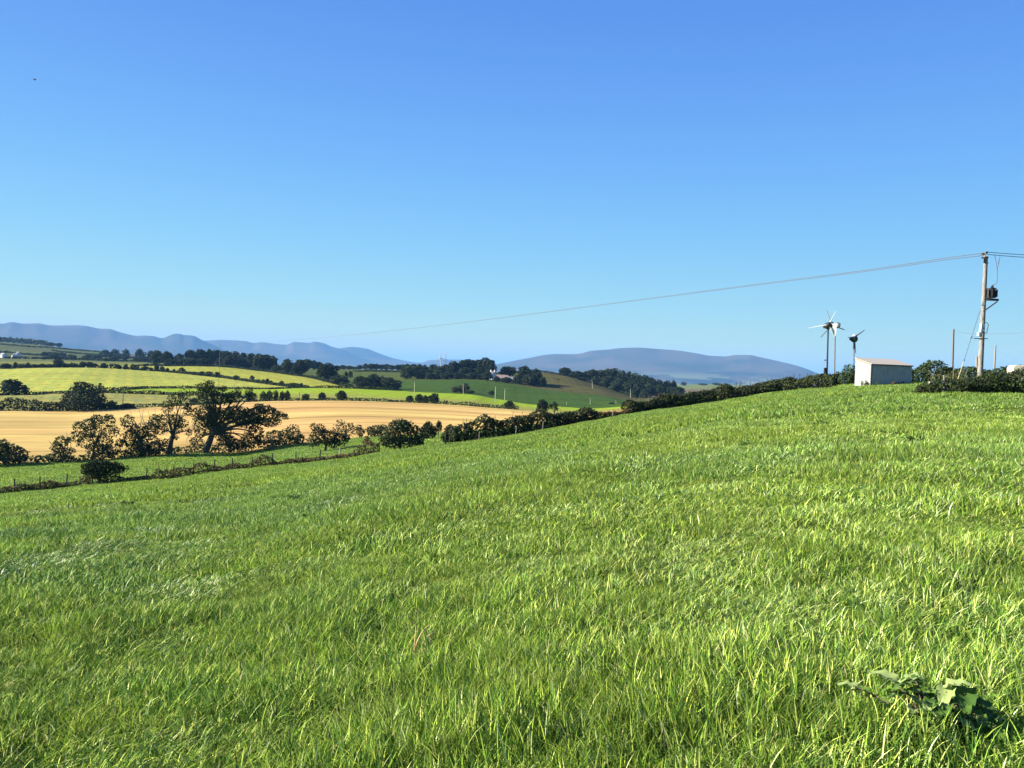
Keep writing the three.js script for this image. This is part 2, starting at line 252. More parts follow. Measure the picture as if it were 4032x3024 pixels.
// mountains: ridges kilometres away, with spurs and gullies
function range(name, dist, deep, sil, seed) {
  const pts = sil.map(([u, v]) => { const p = P(u, v, dist); return [Math.atan2(p.x, -p.z), p.y]; }), xa = pts.map((p) => p[0]), ya = pts.map((p) => p[1]);
  const pos = [], col = [], idx = [], A = 420, B = 44, a0 = xa[0], a1 = xa[xa.length - 1], foot = -96;
  for (let i = 0; i <= A; i++) for (let j = 0; j <= B; j++) {
    const az = lerp(a0, a1, i / A), t = j / B * 2 - 1, s0 = smooth(0.03, 0.55, Math.abs(t)), wander = s0 * 0.09 * (fbm(az * 22 + 7, t * 2.2, seed + 5, 3) - 0.5); let broad = 0; for (let q = -3; q <= 3; q++) broad += pchip(xa, ya, az + q * 0.022 + wander) / 7; const top = lerp(pchip(xa, ya, az + wander), broad, s0) - foot;
    const across = az * dist / 1000, spur = fbm(across * 0.7 + t * 1.1, t * 3.6 + 3, seed, 5) - 0.5, gully = 1 - Math.abs(2 * fbm(across * 0.55 + 1.3 * noise(t * 2.5, across * 0.7, seed + 3), t * 3.2 + 9, seed + 1, 3) - 1);
    const s = Math.abs(t), fall = Math.pow(Math.max(0, 1 - s), 0.9) * (1 - 0.22 * Math.sin(Math.PI * s)), w = Math.sin(Math.PI * Math.min(1, s * 1.05));
    const h = Math.max(foot, foot + top * clamp(fall + w * (0.17 * spur - 0.08 * (gully - 0.5)), 0, s < 0.02 ? 1 : 0.985));
    const d = dist + t * deep + (s > 0 ? 0 : 0), x = Math.sin(az) * d, z = -Math.cos(az) * d;
    pos.push(x, h, z);
    const f = fbm(across * 2.2, t * 6, seed + 8, 5), wood = smooth(0.56, 0.6, fbm(across * 1.4 + 3, t * 5, seed + 12, 3)) * smooth(0.3, 0.55, s);
    const c = mixc(mixc(rgb(0.095, 0.068, 0.038), rgb(0.028, 0.036, 0.018), clamp((f - 0.38) * 3.4)), rgb(0.012, 0.02, 0.012), wood).lerp(rgb(0.15, 0.16, 0.07), smooth(0.55, 0.75, s) * (hash3(Math.floor(across * 2.6 + 2 * noise(t * 9, across, 4)), Math.floor(t * 14 + noise(across * 2, t, 6)), seed) > 0.55 ? 0.8 : 0)); col.push(c.r, c.g, c.b);
  }
  for (let i = 0; i < A; i++) for (let j = 0; j < B; j++) { const a = i * (B + 1) + j, b = a + B + 1; idx.push(a, b, b + 1, a, b + 1, a + 1); }
  const g = new THREE.BufferGeometry(); g.setAttribute('position', new THREE.Float32BufferAttribute(pos, 3)); g.setAttribute('color', new THREE.Float32BufferAttribute(col, 3)); g.setIndex(idx); g.computeVertexNormals();
  const m = new THREE.Mesh(g, plainMat); m.name = name; m.userData = { kind: 'structure' }; scene.add(m); return m;
}
range('mountain_range', 12500, 2600, [[-1400, 1330], [-900, 1268], [-500, 1285], [-200, 1262], [0, 1275], [50, 1268], [90, 1274], [150, 1273], [200, 1281], [320, 1281], [400, 1294], [430, 1295], [470, 1307], [540, 1322], [570, 1321], [600, 1323], [635, 1331], [690, 1314], [710, 1314], [722, 1319], [755, 1321], [800, 1341], [850, 1362], [900, 1385], [960, 1405], [1050, 1428], [1200, 1450]], 3);
range('mountain_range_beyond', 14500, 2600, [[560, 1380], [700, 1352], [780, 1342], [830, 1340], [880, 1338], [960, 1342], [1000, 1350], [1030, 1347], [1080, 1353], [1125, 1357], [1160, 1346], [1185, 1348], [1215, 1350], [1240, 1345], [1270, 1350], [1305, 1364], [1345, 1375], [1400, 1400], [1460, 1418], [1560, 1440], [1650, 1452]], 17);
range('rounded_hill_beyond', 15500, 2200, [[1250, 1400], [1310, 1378], [1345, 1370], [1390, 1366], [1440, 1372], [1500, 1394], [1560, 1413], [1600, 1421], [1640, 1427], [1665, 1426], [1690, 1418], [1730, 1416], [1810, 1416], [1900, 1425], [2000, 1440], [2150, 1455]], 29);
range('broad_hill', 11000, 2300, [[1820, 1450], [1900, 1444], [1960, 1433], [2000, 1425], [2080, 1410], [2150, 1397], [2190, 1394], [2270, 1394], [2330, 1381], [2400, 1376], [2440, 1371], [2520, 1369], [2590, 1374], [2660, 1379], [2730, 1389], [2800, 1401], [2850, 1403], [2900, 1398], [2950, 1398], [3000, 1408], [3100, 1430], [3170, 1450], [3210, 1466], [3300, 1497], [3450, 1530]], 41);

// ───────────────────────── grass ─────────────────────────
const grass = new THREE.Group(); grass.name = 'grass'; scene.add(grass); tag(grass, 'long green meadow grass covering the sloping foreground field', 'grass', null, 'stuff');
const grassMat = new THREE.MeshPhysicalMaterial({ color: 0xffffff, vertexColors: true, roughness: 0.92, transmission: 0.46, thickness: 0, specularIntensity: 0.15, side: DS });
const shinyMat = new THREE.MeshPhysicalMaterial({ color: 0xffffff, vertexColors: true, roughness: 0.42, specularIntensity: 0.36, side: DS });
const BLADE = [rgb(0.195, 0.320, 0.034), rgb(0.110, 0.210, 0.028), rgb(0.265, 0.390, 0.048), rgb(0.050, 0.115, 0.020), rgb(0.40, 0.49, 0.11), rgb(0.54, 0.60, 0.26)], STRAW = rgb(0.46, 0.46, 0.24);  // palest blade tones stand for sun glints, painted into the blade colour
function tuft(seed, half, n, w, h, segs, straw) {
  const R = rng(seed), p = [], nn = [], c = [], idx = [];
  for (let k = 0; k < n; k++) {
    const x = (R() + R() - 1) * half * 1.25, z = (R() + R() - 1) * half * 1.25, az = R() * 6.283, lean = 0.15 + 1.15 * R(), hh = h * (0.4 + 0.8 * R()), ww = w * (0.6 + 0.7 * R()), turn = az + 1.57 + (R() - 0.5) * 1.2;
    const col = R() < straw ? tint(STRAW, R, 0.3) : tint(BLADE[R() < 0.05 ? 5 : Math.floor(R() * 5)], R, 0.4, 0.12), cx = Math.cos(az), sz = Math.sin(az), tx = Math.cos(turn) * ww / 2, tz = Math.sin(turn) * ww / 2, k0 = p.length / 3, droop = R() < 0.25 ? 0.5 : 0.1;
    const nx = -Math.sin(turn), nz = Math.cos(turn);
    for (let s = 0; s <= segs; s++) {
      const t = s / segs, off = hh * lean * t * t, y = hh * (t - droop * lean * t * t * t), taper = s === segs ? 0 : 1 - 0.35 * t;
      if (s === segs) { p.push(x + cx * off, y, z + sz * off); nn.push(nx, 0.35, nz); c.push(col.r, col.g, col.b); }
      else { p.push(x + cx * off - tx * taper, y, z + sz * off - tz * taper, x + cx * off + tx * taper, y, z + sz * off + tz * taper); nn.push(nx, 0.35, nz, nx, 0.35, nz); c.push(col.r, col.g, col.b, col.r, col.g, col.b); }
    }
    for (let s = 0; s < segs - 1; s++) { const a = k0 + s * 2; idx.push(a, a + 1, a + 3, a, a + 3, a + 2); }
    const a = k0 + (segs - 1) * 2; idx.push(a, a + 1, a + 2);
  }
  const g = new THREE.BufferGeometry(); g.setAttribute('position', new THREE.Float32BufferAttribute(p, 3)); g.setAttribute('normal', new THREE.Float32BufferAttribute(nn, 3)); g.setAttribute('color', new THREE.Float32BufferAttribute(c, 3)); g.setIndex(idx); return g;
}
const up = V(0, 1, 0), DOCK = hit(3740, 2850);
function sow(name, geos, mats, count, d0, d1, seed, opt = {}) {
  const R = rng(seed), lists = geos.map(() => []), q = new THREE.Quaternion(), q2 = new THREE.Quaternion(), A = opt.arc ?? [-0.86, 0.86];
  for (let k = 0; k < count; k++) {
    const d = Math.sqrt(lerp(d0 * d0, d1 * d1, R())), az = lerp(A[0], A[1], R()), col = column(az);
    const lo = opt.from ? col.ds[opt.from] + 0.5 : 0, hi = col.ds[opt.to ?? 2] - 0.4;
    const x = Math.sin(az) * d, z = -Math.cos(az) * d, pick = R(), turn = R() * 6.283, r1 = R(), r2 = R(), r3 = R();
    if (d < lo || d > hi || Math.hypot(x - DOCK.x, z - DOCK.z) < (d < 9 ? 0.25 : 0)) continue;
    const e = opt.size ?? 0.4, y = heightIn(col, az, d), yx = G(x + e, z), yz = G(x, z + e), n = V(-(yx - y) / e, 1, -(yz - y) / e).normalize();
    q.setFromUnitVectors(up, n); q2.setFromAxisAngle(up, turn); q.multiply(q2);
    const rank = fbm(x / 1.7, z / 1.3, 21, 3), bands = fbm(x / 8, z / 4.5, 22, 3), hs = (0.42 + 0.95 * smooth(0.3, 0.72, rank) + 0.5 * smooth(0.55, 0.8, bands)) * (0.8 + 0.4 * r1) * (opt.h ?? 1);
    const m = new THREE.Matrix4().compose(V(x, y - 0.012, z), q, V(0.9 + 0.3 * r2, hs, 0.9 + 0.3 * r2));
    const yellow = fbm(x / 5, z / 5, 23, 3), dk = 0.86 + 0.3 * r3, c = rgb(dk * lerp(0.93, 1.08, smooth(0.3, 0.7, yellow)), dk * lerp(0.97, 1.03, smooth(0.3, 0.7, yellow)), dk * lerp(1.1, 0.88, smooth(0.3, 0.7, yellow)));
    lists[Math.floor(pick * geos.length)].push([m, c]);
  }
  geos.forEach((g, i) => {
    const im = new THREE.InstancedMesh(g, mats[i % mats.length], lists[i].length); im.name = name; im.userData.kind = 'stuff';
    lists[i].forEach(([m, c], k) => { im.setMatrixAt(k, m); im.setColorAt(k, c); }); grass.add(im);
  });
}
sow('near_grass', [tuft(1, 0.26, 640, 0.0056, 0.105, 4, 0.015), tuft(2, 0.26, 640, 0.0056, 0.12, 4, 0.015), tuft(3, 0.26, 640, 0.0060, 0.092, 4, 0.02), tuft(4, 0.26, 640, 0.0060, 0.11, 4, 0.015)], [grassMat, shinyMat], 3000, 0.5, 9.5, 101, { size: 0.4, arc: [-2.25, 2.25] });
sow('middle_grass', [tuft(5, 0.55, 800, 0.0105, 0.13, 3, 0.012), tuft(6, 0.55, 800, 0.0105, 0.145, 3, 0.012), tuft(7, 0.55, 700, 0.0115, 0.13, 3, 0.01)], [grassMat, shinyMat, grassMat], 3900, 8.5, 30, 102, { size: 0.8, arc: [-1.3, 1.3] });
sow('far_grass', [tuft(8, 1.1, 560, 0.030, 0.16, 2, 0.01), tuft(9, 1.1, 560, 0.030, 0.19, 2, 0.01), tuft(10, 1.1, 480, 0.032, 0.16, 2, 0.01)], [grassMat], 8700, 28, 112, 103, { size: 1.5, arc: [-1.05, 1.05] });
sow('pasture_grass', [tuft(11, 1.8, 420, 0.07, 0.17, 2, 0.02), tuft(12, 1.8, 420, 0.07, 0.2, 2, 0.02)], [grassMat], 3800, 88, 165, 104, { size: 2, from: 2, to: 3, h: 0.8, arc: [-0.8, 0.1] });

// ───────────────────────── trees, bushes and hedges ─────────────────────────
function leafLobe(L, R, c, r, n, size, colour, open = 0.12, seed = 0, dark = 0) {
  let made = 0, tries = 0;
  while (made < n && tries++ < n * 4) {
    const o = V(R() * 2 - 1, R() * 2 - 1, R() * 2 - 1); if (o.lengthSq() > 1 || o.lengthSq() < 0.01) continue;
    const dir = o.clone().normalize(), bump = 0.72 + 0.5 * noise3(dir.x * 2.2 + seed * 3.1 + 20, dir.y * 2.2 + 20, dir.z * 2.2 + 20), rad = bump * (1 - 0.5 * R() * R());
    const p = V(c.x + dir.x * r.x * rad, c.y + dir.y * r.y * rad, c.z + dir.z * r.z * rad), f = 1.6 / Math.max(0.3, Math.min(r.x, r.y));
    if (noise3(p.x * f + 50, p.y * f + 50, p.z * f + 50) < open) continue;
    L.add(p, dir, size, R, tint(colour, R, 0.22, 0.10)); made++;
  }
}
// unit broadleaf trees (1 tall, 1 wide) for the woods and far hedgerow trees
function unitTree(seed, style) {
  const R = rng(seed), t = new THREE.Group(), L = new Leaves(), wood = [], stem = style === 'bush' ? 0.04 : style === 'open' ? 0.24 : 0.08;
  wood.push(limb([V(0, -0.06, 0), V(0.01, stem * 0.6, 0.01), V(-0.01, stem + 0.25, 0.02)], 0.035, 0.018, 5, 4));
  const n = style === 'bush' ? 9 : style === 'open' ? 9 : 15, per = style === 'open' ? 80 : 85;
  for (let k = 0; k < n; k++) {
    const f = k / (n - 1), y = lerp(0.83, stem + 0.2, Math.pow(f, 1.0)), a = k * 2.4 + R() * 1.1, low = 1 - smooth(0.25, 0.45, y) * 0.0, dome = Math.sqrt(Math.max(0, 1 - Math.pow((y - 0.40) / 0.47, 2))), ring = 0.33 * dome * (k === 0 ? 0.2 : 0.72 + 0.38 * R()), rr = (0.13 + 0.06 * R()) * (0.8 + 0.35 * dome);
    const c = V(Math.cos(a) * ring, y + (R() - 0.5) * 0.06, Math.sin(a) * ring);
    leafLobe(L, R, c, V(rr * 1.1, rr * 0.95, rr * 1.1), per, 0.068, rgb(1, 1, 1), style === 'open' ? 0.34 : 0.05, seed + k);
    wood.push(limb([V(0, stem * 0.8, 0), V(c.x * 0.5, (stem + c.y) * 0.5, c.z * 0.5), c], 0.014, 0.004, 4, 3));
  }
  if (style !== 'open') leafLobe(L, R, V(0, stem + 0.33, 0), V(0.36, 0.40, 0.36), 260, 0.08, rgb(1, 1, 1), 0, seed);
  const tr = new THREE.Mesh(merge(wood), barkMat); tr.name = 'trunk'; t.add(tr);
  t.userData.leafGeo = L.geo(); return t;
}
const UNITS = { round: [1, 2, 3, 4, 5].map((s) => unitTree(300 + s, 'round')), open: [1, 2, 3].map((s) => unitTree(330 + s, 'open')), bush: [1, 2, 3].map((s) => unitTree(360 + s, 'bush')) };
const crownMats = {};
function crownMat(key, c) { return crownMats[key] ??= new THREE.MeshPhysicalMaterial({ color: c, vertexColors: true, roughness: 0.95, transmission: 0.2, thickness: 0, specularIntensity: 0.3, side: DS }); }
let treeNo = 0;
function plant(kind, name, label, category, u, vTop, wpx, d, leaf, group, vBase) {   // a tree or bush seen at column u, with its top at row vTop and a crown wpx photo pixels wide
  const R = rng(9000 + treeNo++), base = onGround(u, d), top = P(u, vTop, d).y, h = Math.max(0.6, top - base.y) * 1.02, w = Math.max(0.5, wpx * mpp(u, d)) * 1.12;
  const src = UNITS[kind][Math.floor(R() * UNITS[kind].length)], t = new THREE.Group(); t.name = numbered(name); t.position.copy(base); t.scale.set(w, h, w * (0.85 + 0.3 * R())); t.rotation.y = R() * 6.283; scene.add(t); tag(t, label, category, group);
  const tr = new THREE.Mesh(src.children[0].geometry, barkMat); tr.name = 'trunk'; t.add(tr);
  const shade = Math.floor(R() * 3), c = LEAF[leaf].clone().multiplyScalar([0.85, 1, 1.2][shade]);
  const cr = new THREE.Mesh(src.userData.leafGeo, crownMat(leaf + shade, c)); cr.name = 'crown'; t.add(cr); return t;
}
// a tree modelled limb by limb: lobes of foliage as [column, row, half width, half height, metres nearer (-) or farther (+), leaves], at its own distance
function grownTree(name, label, category, o) {
  const R = rng(o.seed), base = onGround(o.u, o.d), t = thing(name, label, category, base, o.group), L = new Leaves(), wood = [], dead = [];
  const m = mpp(o.u, o.d), fork = P(o.fork ? o.fork[0] : o.u, o.fork ? o.fork[1] : 1700, o.d), r0 = (o.trunk ?? 10) * m / 2;
  if (o.trunk) wood.push(limb([base.clone().add(V(0, -0.4, 0)), base.clone().lerp(fork, 0.45).add(V((R() - 0.5) * r0, 0, (R() - 0.5) * r0)), fork], r0 * 1.25, r0 * 0.75, 8, 8));
  for (const [u, v, ru, rv, dd = 0, n] of o.lobes) {
    const c = P(u, v, o.d + dd), rx = ru * m, ry = rv * m, s = o.leaf ?? 0.3, count = n ?? Math.round((o.dense ?? 4.2) * (rx * ry + rx * rx) / (s * s));
    leafLobe(L, R, c, V(rx, ry, rx * 0.9), count, s, tint(o.colour ?? LEAF.oak, R, 0.12, 0.1), o.open ?? 0.3, R() * 40);
    const mid = fork.clone().lerp(c, 0.5).add(V((R() - 0.5) * rx * 0.6, (R() - 0.2) * ry * 0.4, (R() - 0.5) * rx * 0.5));
    if (o.trunk) wood.push(limb([fork.clone().lerp(base, 0.08 + 0.12 * R()), mid, c], r0 * (0.28 + 0.25 * R()), r0 * 0.1, 5, 7));
    for (let k = 0; k < 5; k++) { const e = c.clone().add(V((R() - 0.5) * 2.1 * rx, (R() - 0.35) * 2 * ry, (R() - 0.5) * 1.8 * rx)); wood.push(limb([c, c.clone().lerp(e, 0.5).add(V((R() - 0.5) * rx * 0.4, (R() - 0.5) * ry * 0.4, 0)), e], r0 * 0.12 + 0.02, 0.012, 4, 4)); }
  }
  
  if (wood.length) part(o.trunk ? 'trunk' : 'branches', merge(wood), barkMat, t);
  for (const pts of o.dead ?? []) part('dead_branch', limb(pts.map(([u, v, dd = 0]) => P(u, v, o.d + dd)), 0.09, 0.022, 4, 8), deadMat, t);
  part('crown', L.geo(), leafMat, t); return t;
}
// a hedge: [column, row of its top, distance] along its run
function hedge(name, label, pts, o) {
  const R = rng(o.seed), P3 = pts.map(([u, vt, d]) => { const b = onGround(u, d); return { b, h: Math.max(0.3, P(u, vt, d).y - b.y) }; });
  const len = []; let total = 0; for (let k = 0; k < P3.length - 1; k++) { const l = P3[k].b.distanceTo(P3[k + 1].b); len.push(l); total += l; }
  const t = thing(name, label, o.category ?? 'hedge', P3[0].b.clone(), o.group), L = new Leaves(), wood = [], W = o.wide ?? 1.6, s = o.leaf;
  const at = (q) => { let k = 0; while (k < len.length - 1 && q > len[k]) q -= len[k++]; const f = clamp(q / len[k]), a = P3[k], b = P3[k + 1]; return { p: a.b.clone().lerp(b.b, f), h: lerp(a.h, b.h, f), side: V(-(b.b.z - a.b.z), 0, b.b.x - a.b.x).normalize() }; };
  const N = Math.round(total * (o.per ?? 60));
  for (let k = 0; k < N; k++) {
    const q = R() * total, { p, h, side } = at(q), lump = 0.72 + 0.55 * noise3(q / (o.lump ?? 1.4) + 7, o.seed, 3), a = R() * Math.PI * 2, rr = Math.sqrt(0.25 + 0.75 * R()), x = Math.cos(a) * rr * W * 0.5 * (0.7 + 0.6 * noise3(q / 1.1, o.seed + 4, 8)), y = (0.5 + 0.5 * Math.sin(a) * rr) * h * lump;
    if (noise3(q * 1.3, y * 1.6, x * 1.4 + o.seed) < (o.open ?? 0.14)) continue;
    const c = p.clone().addScaledVector(side, x), gy = G(c.x, c.z); c.y = gy + y;
    L.add(c, V(side.x * Math.cos(a), Math.sin(a), side.z * Math.cos(a)), s, R, tint(R() < (o.mix ?? 0) ? o.second : o.colour ?? LEAF.hedge, R, 0.35, 0.12));
  }
  for (let k = 0; k < total * (o.spikes ?? 0); k++) { const q = R() * total, { p, h, side } = at(q), c = p.clone().addScaledVector(side, (R() - 0.5) * W * 0.7); c.y = G(c.x, c.z) + h * 0.7; const e = c.clone().add(V((R() - 0.5) * 0.5, h * 0.3 + (o.spike ?? 0.5) * (0.3 + R()), (R() - 0.5) * 0.5)); L.blade(c, e, o.spikeWide ?? 0.06, R, tint(o.spikeColour ?? LEAF.olive, R)); for (let j = 0; j < 3; j++) L.add(c.clone().lerp(e, 0.5 + 0.5 * R()), V(0, 1, 0), s * 0.45, R, tint(o.spikeColour ?? LEAF.olive, R)); }
  for (let k = 0; k < total * (o.stems ?? 0.5); k++) { const { p, h, side } = at(R() * total), c = p.clone().addScaledVector(side, (R() - 0.5) * W * 0.4); c.y = G(c.x, c.z); wood.push(limb([c.clone().add(V(0, -0.15, 0)), c.clone().add(V((R() - 0.5) * 0.3, h * 0.35, (R() - 0.5) * 0.3)), c.clone().add(V((R() - 0.5) * 0.8, h * 0.75, (R() - 0.5) * 0.8))], 0.03 * W, 0.012, 4, 4)); }
  if (wood.length) part('stems', merge(wood), barkMat, t).userData.kind = 'stuff';
  part('foliage', L.geo(), leafMat, t); return t;
}
const along = (k, u0, u1, n, hTop) => { const out = []; for (let i = 0; i <= n; i++) { const u = lerp(u0, u1, i / n), d = pchip(lines[k].a, lines[k].d, azOf(u)), b = onGround(u, d), p = b.clone(); out.push([u, rowOf(b.y + hTop(i / n, u), u, d), d]); } return out; };
function rowOf(y, u, d) { const p = P(u, 1500, d); p.y = y; const q = p.sub(camera.position).applyQuaternion(camera.quaternion.clone().invert()); return CY - FPX * q.y / -q.z; }

// ---- the tree line below the barley, left to right
grownTree('hawthorn_bush', 'dark spreading bush at the left edge of the barley, below the field', 'bush', { seed: 11, u: 25, d: 148, trunk: 8, fork: [25, 1800], leaf: 0.21, open: 0.12, lobes: [[-30, 1775, 60, 45], [30, 1785, 60, 42], [70, 1790, 42, 34], [10, 1750, 26, 22], [-90, 1790, 60, 40]] });
grownTree('slender_tree', 'small thin tree with bare pale stems, leftmost of the barley tree row', 'tree', { seed: 12, u: 250, d: 147, trunk: 7, fork: [252, 1770], leaf: 0.19, open: 0.3, lobes: [[240, 1738, 28, 24], [225, 1765, 26, 26], [252, 1780, 34, 22], [270, 1735, 14, 16], [205, 1800, 26, 14], [285, 1775, 12, 12]], dead: [[[262, 1800], [266, 1750], [262, 1700]], [[262, 1790], [278, 1760], [276, 1725]], [[225, 1770], [200, 1745], [192, 1735]]] });
grownTree('open_ash_tree', 'open airy tree with several slanting stems, second of the barley tree row', 'tree', { seed: 13, u: 365, d: 147, trunk: 9, fork: [375, 1745], leaf: 0.21, open: 0.27, dense: 3.4, lobes: [[388, 1652, 34, 20], [352, 1672, 34, 24], [428, 1660, 26, 26], [312, 1676, 26, 18], [372, 1700, 46, 26], [308, 1718, 28, 26], [448, 1700, 22, 26], [350, 1738, 42, 30], [408, 1740, 36, 34], [445, 1765, 30, 26], [395, 1775, 50, 28], [430, 1640, 18, 10]], dead: [[[352, 1800], [340, 1760], [312, 1752]], [[360, 1802], [352, 1770], [330, 1758]]] });
grownTree('stag_headed_tree', 'dense dark bushy tree with bare antler twigs on top, third of the row', 'tree', { seed: 14, u: 560, d: 146, trunk: 14, fork: [555, 1735], leaf: 0.21, open: 0.18, dense: 4.2, lobes: [[500, 1660, 26, 30], [545, 1700, 40, 36], [590, 1690, 34, 30], [520, 1725, 40, 34], [580, 1745, 52, 40], [545, 1770, 48, 28], [610, 1765, 34, 28], [478, 1745, 22, 18], [615, 1655, 26, 24]], dead: [[[545, 1700], [530, 1660], [512, 1618]], [[550, 1690], [556, 1650], [545, 1606]], [[560, 1690], [590, 1650], [583, 1620]], [[570, 1685], [606, 1645], [611, 1605]], [[545, 1680], [520, 1650], [500, 1640]], [[575, 1680], [560, 1640], [566, 1612]]] });
grownTree('leaning_oak', 'twisted half-bare oak with a dark trunk and pale dead branches, left of the tallest tree', 'tree', { seed: 15, u: 672, d: 146, trunk: 20, fork: [682, 1705], leaf: 0.21, open: 0.28, dense: 3.2, lobes: [[690, 1570, 34, 26], [728, 1555, 26, 24], [660, 1600, 24, 26], [650, 1650, 30, 26], [690, 1650, 30, 28], [740, 1620, 20, 20], [632, 1690, 34, 24], [712, 1668, 30, 22], [700, 1690, 26, 20], [742, 1700, 16, 16], [650, 1745, 24, 18], [690, 1722, 18, 10]], dead: [[[690, 1700], [705, 1650], [715, 1590], [722, 1560]], [[700, 1680], [730, 1600], [738, 1570], [734, 1560]], [[680, 1690], [650, 1620], [640, 1600]], [[740, 1690], [748, 1710], [735, 1730], [738, 1745]], [[715, 1610], [742, 1585], [746, 1568]]] });
grownTree('great_ash_tree', 'tallest tree of the row, with a long foliage limb reaching right over the barley', 'tree', { seed: 16, u: 806, d: 146, trunk: 27, fork: [842, 1692], leaf: 0.22, open: 0.17, dense: 4.4, lobes: [[800, 1524, 28, 18], [826, 1512, 20, 16], [842, 1540, 22, 22], [795, 1550, 24, 26], [820, 1580, 36, 30], [870, 1570, 40, 28], [915, 1565, 40, 26], [880, 1530, 16, 12], [935, 1540, 14, 18], [980, 1545, 16, 22], [990, 1560, 24, 14], [815, 1630, 54, 34], [800, 1680, 44, 40], [860, 1640, 56, 40], [880, 1700, 36, 36], [920, 1630, 54, 36, -1], [960, 1640, 58, 34, -1.5], [985, 1660, 52, 26, -1], [1010, 1628, 46, 26, -2], [1050, 1615, 36, 18, -2], [1090, 1632, 28, 14, -2], [1122, 1640, 15, 13, -2], [1060, 1660, 46, 20, -2], [1005, 1700, 36, 30, -1], [980, 1735, 34, 34], [1030, 1735, 28, 24], [775, 1740, 26, 26], [890, 1735, 40, 26], [930, 1750, 40, 22], [740, 1600, 14, 16], [1020, 1600, 22, 12]], dead: [[[880, 1600], [905, 1560], [932, 1500]], [[900, 1590], [950, 1540], [962, 1510]], [[905, 1690], [950, 1690], [985, 1700], [1000, 1698]], [[900, 1675], [960, 1685], [1010, 1700]], [[1010, 1590], [1050, 1598], [1060, 1590]], [[850, 1560], [862, 1520], [860, 1490]], [[960, 1570], [990, 1540], [1002, 1560]]] });
hedge('bramble_hedge', 'low dark bramble bank running under the barley tree row', [[-60, 1800, 150], [110, 1790, 149], [190, 1795, 148], [300, 1788, 148], [480, 1770, 147], [640, 1765, 147], [800, 1755, 147], [960, 1745, 147], [1060, 1730, 147], [1200, 1712, 146]], { seed: 21, leaf: 0.3, per: 55, wide: 2.6, lump: 3, open: 0.2, colour: LEAF.oak, mix: 0.2, second: LEAF.pale });
grownTree('hawthorn_bush', 'grey-green round bush right of the tallest tree, at the barley edge', 'bush', { seed: 17, u: 1130, d: 146, trunk: 6, fork: [1130, 1735], leaf: 0.20, open: 0.22, colour: LEAF.mid, lobes: [[1080, 1718, 34, 26], [1125, 1712, 30, 28], [1155, 1705, 32, 30], [1180, 1730, 22, 22], [1070, 1745, 22, 16]] });
grownTree('twin_bush', 'wide dark double bush standing in the green strip below the barley', 'bush', { seed: 18, u: 1285, d: 117, trunk: 9, fork: [1290, 1735], leaf: 0.18, open: 0.14, colour: LEAF.hedge, lobes: [[1235, 1738, 30, 28], [1262, 1715, 36, 30], [1300, 1722, 40, 32], [1340, 1728, 36, 26], [1235, 1680, 14, 16], [1262, 1690, 22, 20], [1315, 1745, 26, 20], [1360, 1722, 20, 16]] });
grownTree('open_thorn_tree', 'ragged open thorn tree behind the wide double bush', 'tree', { seed: 19, u: 1365, d: 143, trunk: 7, fork: [1362, 1695], leaf: 0.19, open: 0.34, dense: 2.4, lobes: [[1338, 1664, 14, 12], [1325, 1682, 16, 14], [1352, 1672, 12, 16], [1378, 1680, 22, 14], [1385, 1702, 20, 18], [1345, 1702, 22, 18]] });
grownTree('upright_bush', 'narrow upright bush between the double bush and the big bramble', 'bush', { seed: 20, u: 1418, d: 143, trunk: 6, fork: [1418, 1705], leaf: 0.19, open: 0.24, lobes: [[1412, 1684, 14, 12], [1420, 1702, 18, 20]] });
grownTree('low_spreading_bush', 'flat-topped spreading bush at the barley edge behind the big bramble', 'bush', { seed: 22, u: 1478, d: 142, trunk: 6, fork: [1475, 1708], leaf: 0.19, open: 0.2, lobes: [[1460, 1692, 20, 14], [1485, 1690, 28, 18], [1508, 1684, 20, 14], [1475, 1708, 30, 12]] });
grownTree('shadowed_bush', 'small dark bush alone on the green strip under the great ash', 'bush', { seed: 23, u: 1065, d: 138, trunk: 4, fork: [1065, 1765], leaf: 0.24, open: 0.12, colour: LEAF.dark, lobes: [[1055, 1764, 14, 7], [1076, 1761, 16, 10]] });
grownTree('dry_bush', 'small brownish bush on the green strip beside the reddish weeds', 'bush', { seed: 24, u: 1446, d: 118, trunk: 4, fork: [1446, 1735], leaf: 0.22, open: 0.25, colour: LEAF.rust, lobes: [[1444, 1728, 12, 10], [1450, 1740, 22, 8]] });

// ---- along the fence below the meadow
grownTree('wind_clipped_thorn', 'round wind-clipped thorn tree on a short trunk by the fence', 'tree', { seed: 31, u: 397, d: 95.5, trunk: 12, fork: [395, 1872], leaf: 0.17, open: 0.08, dense: 3.6, colour: LEAF.hedge, lobes: [[366, 1848, 42, 28], [400, 1844, 50, 32], [438, 1848, 48, 26], [468, 1844, 34, 20], [384, 1866, 32, 18], [356, 1838, 32, 22], [412, 1830, 50, 18], [388, 1822, 36, 14], [346, 1854, 24, 20]] });
grownTree('big_thorn_bush', 'largest bush of the fence line, dense and bristly-topped', 'bush', { seed: 32, u: 1580, d: 87, trunk: 12, fork: [1580, 1735], leaf: 0.17, open: 0.06, dense: 4, colour: LEAF.oak, lobes: [[1560, 1700, 50, 44], [1600, 1705, 50, 46], [1530, 1720, 36, 36], [1640, 1715, 32, 40], [1575, 1680, 40, 30], [1615, 1745, 44, 22], [1545, 1745, 36, 20], [1510, 1730, 20, 24], [1590, 1672, 30, 20], [1650, 1735, 18, 20]], dead: [[[1570, 1690], [1565, 1665], [1558, 1645]], [[1590, 1685], [1586, 1660], [1584, 1646]], [[1610, 1685], [1612, 1662], [1622, 1655]]] });
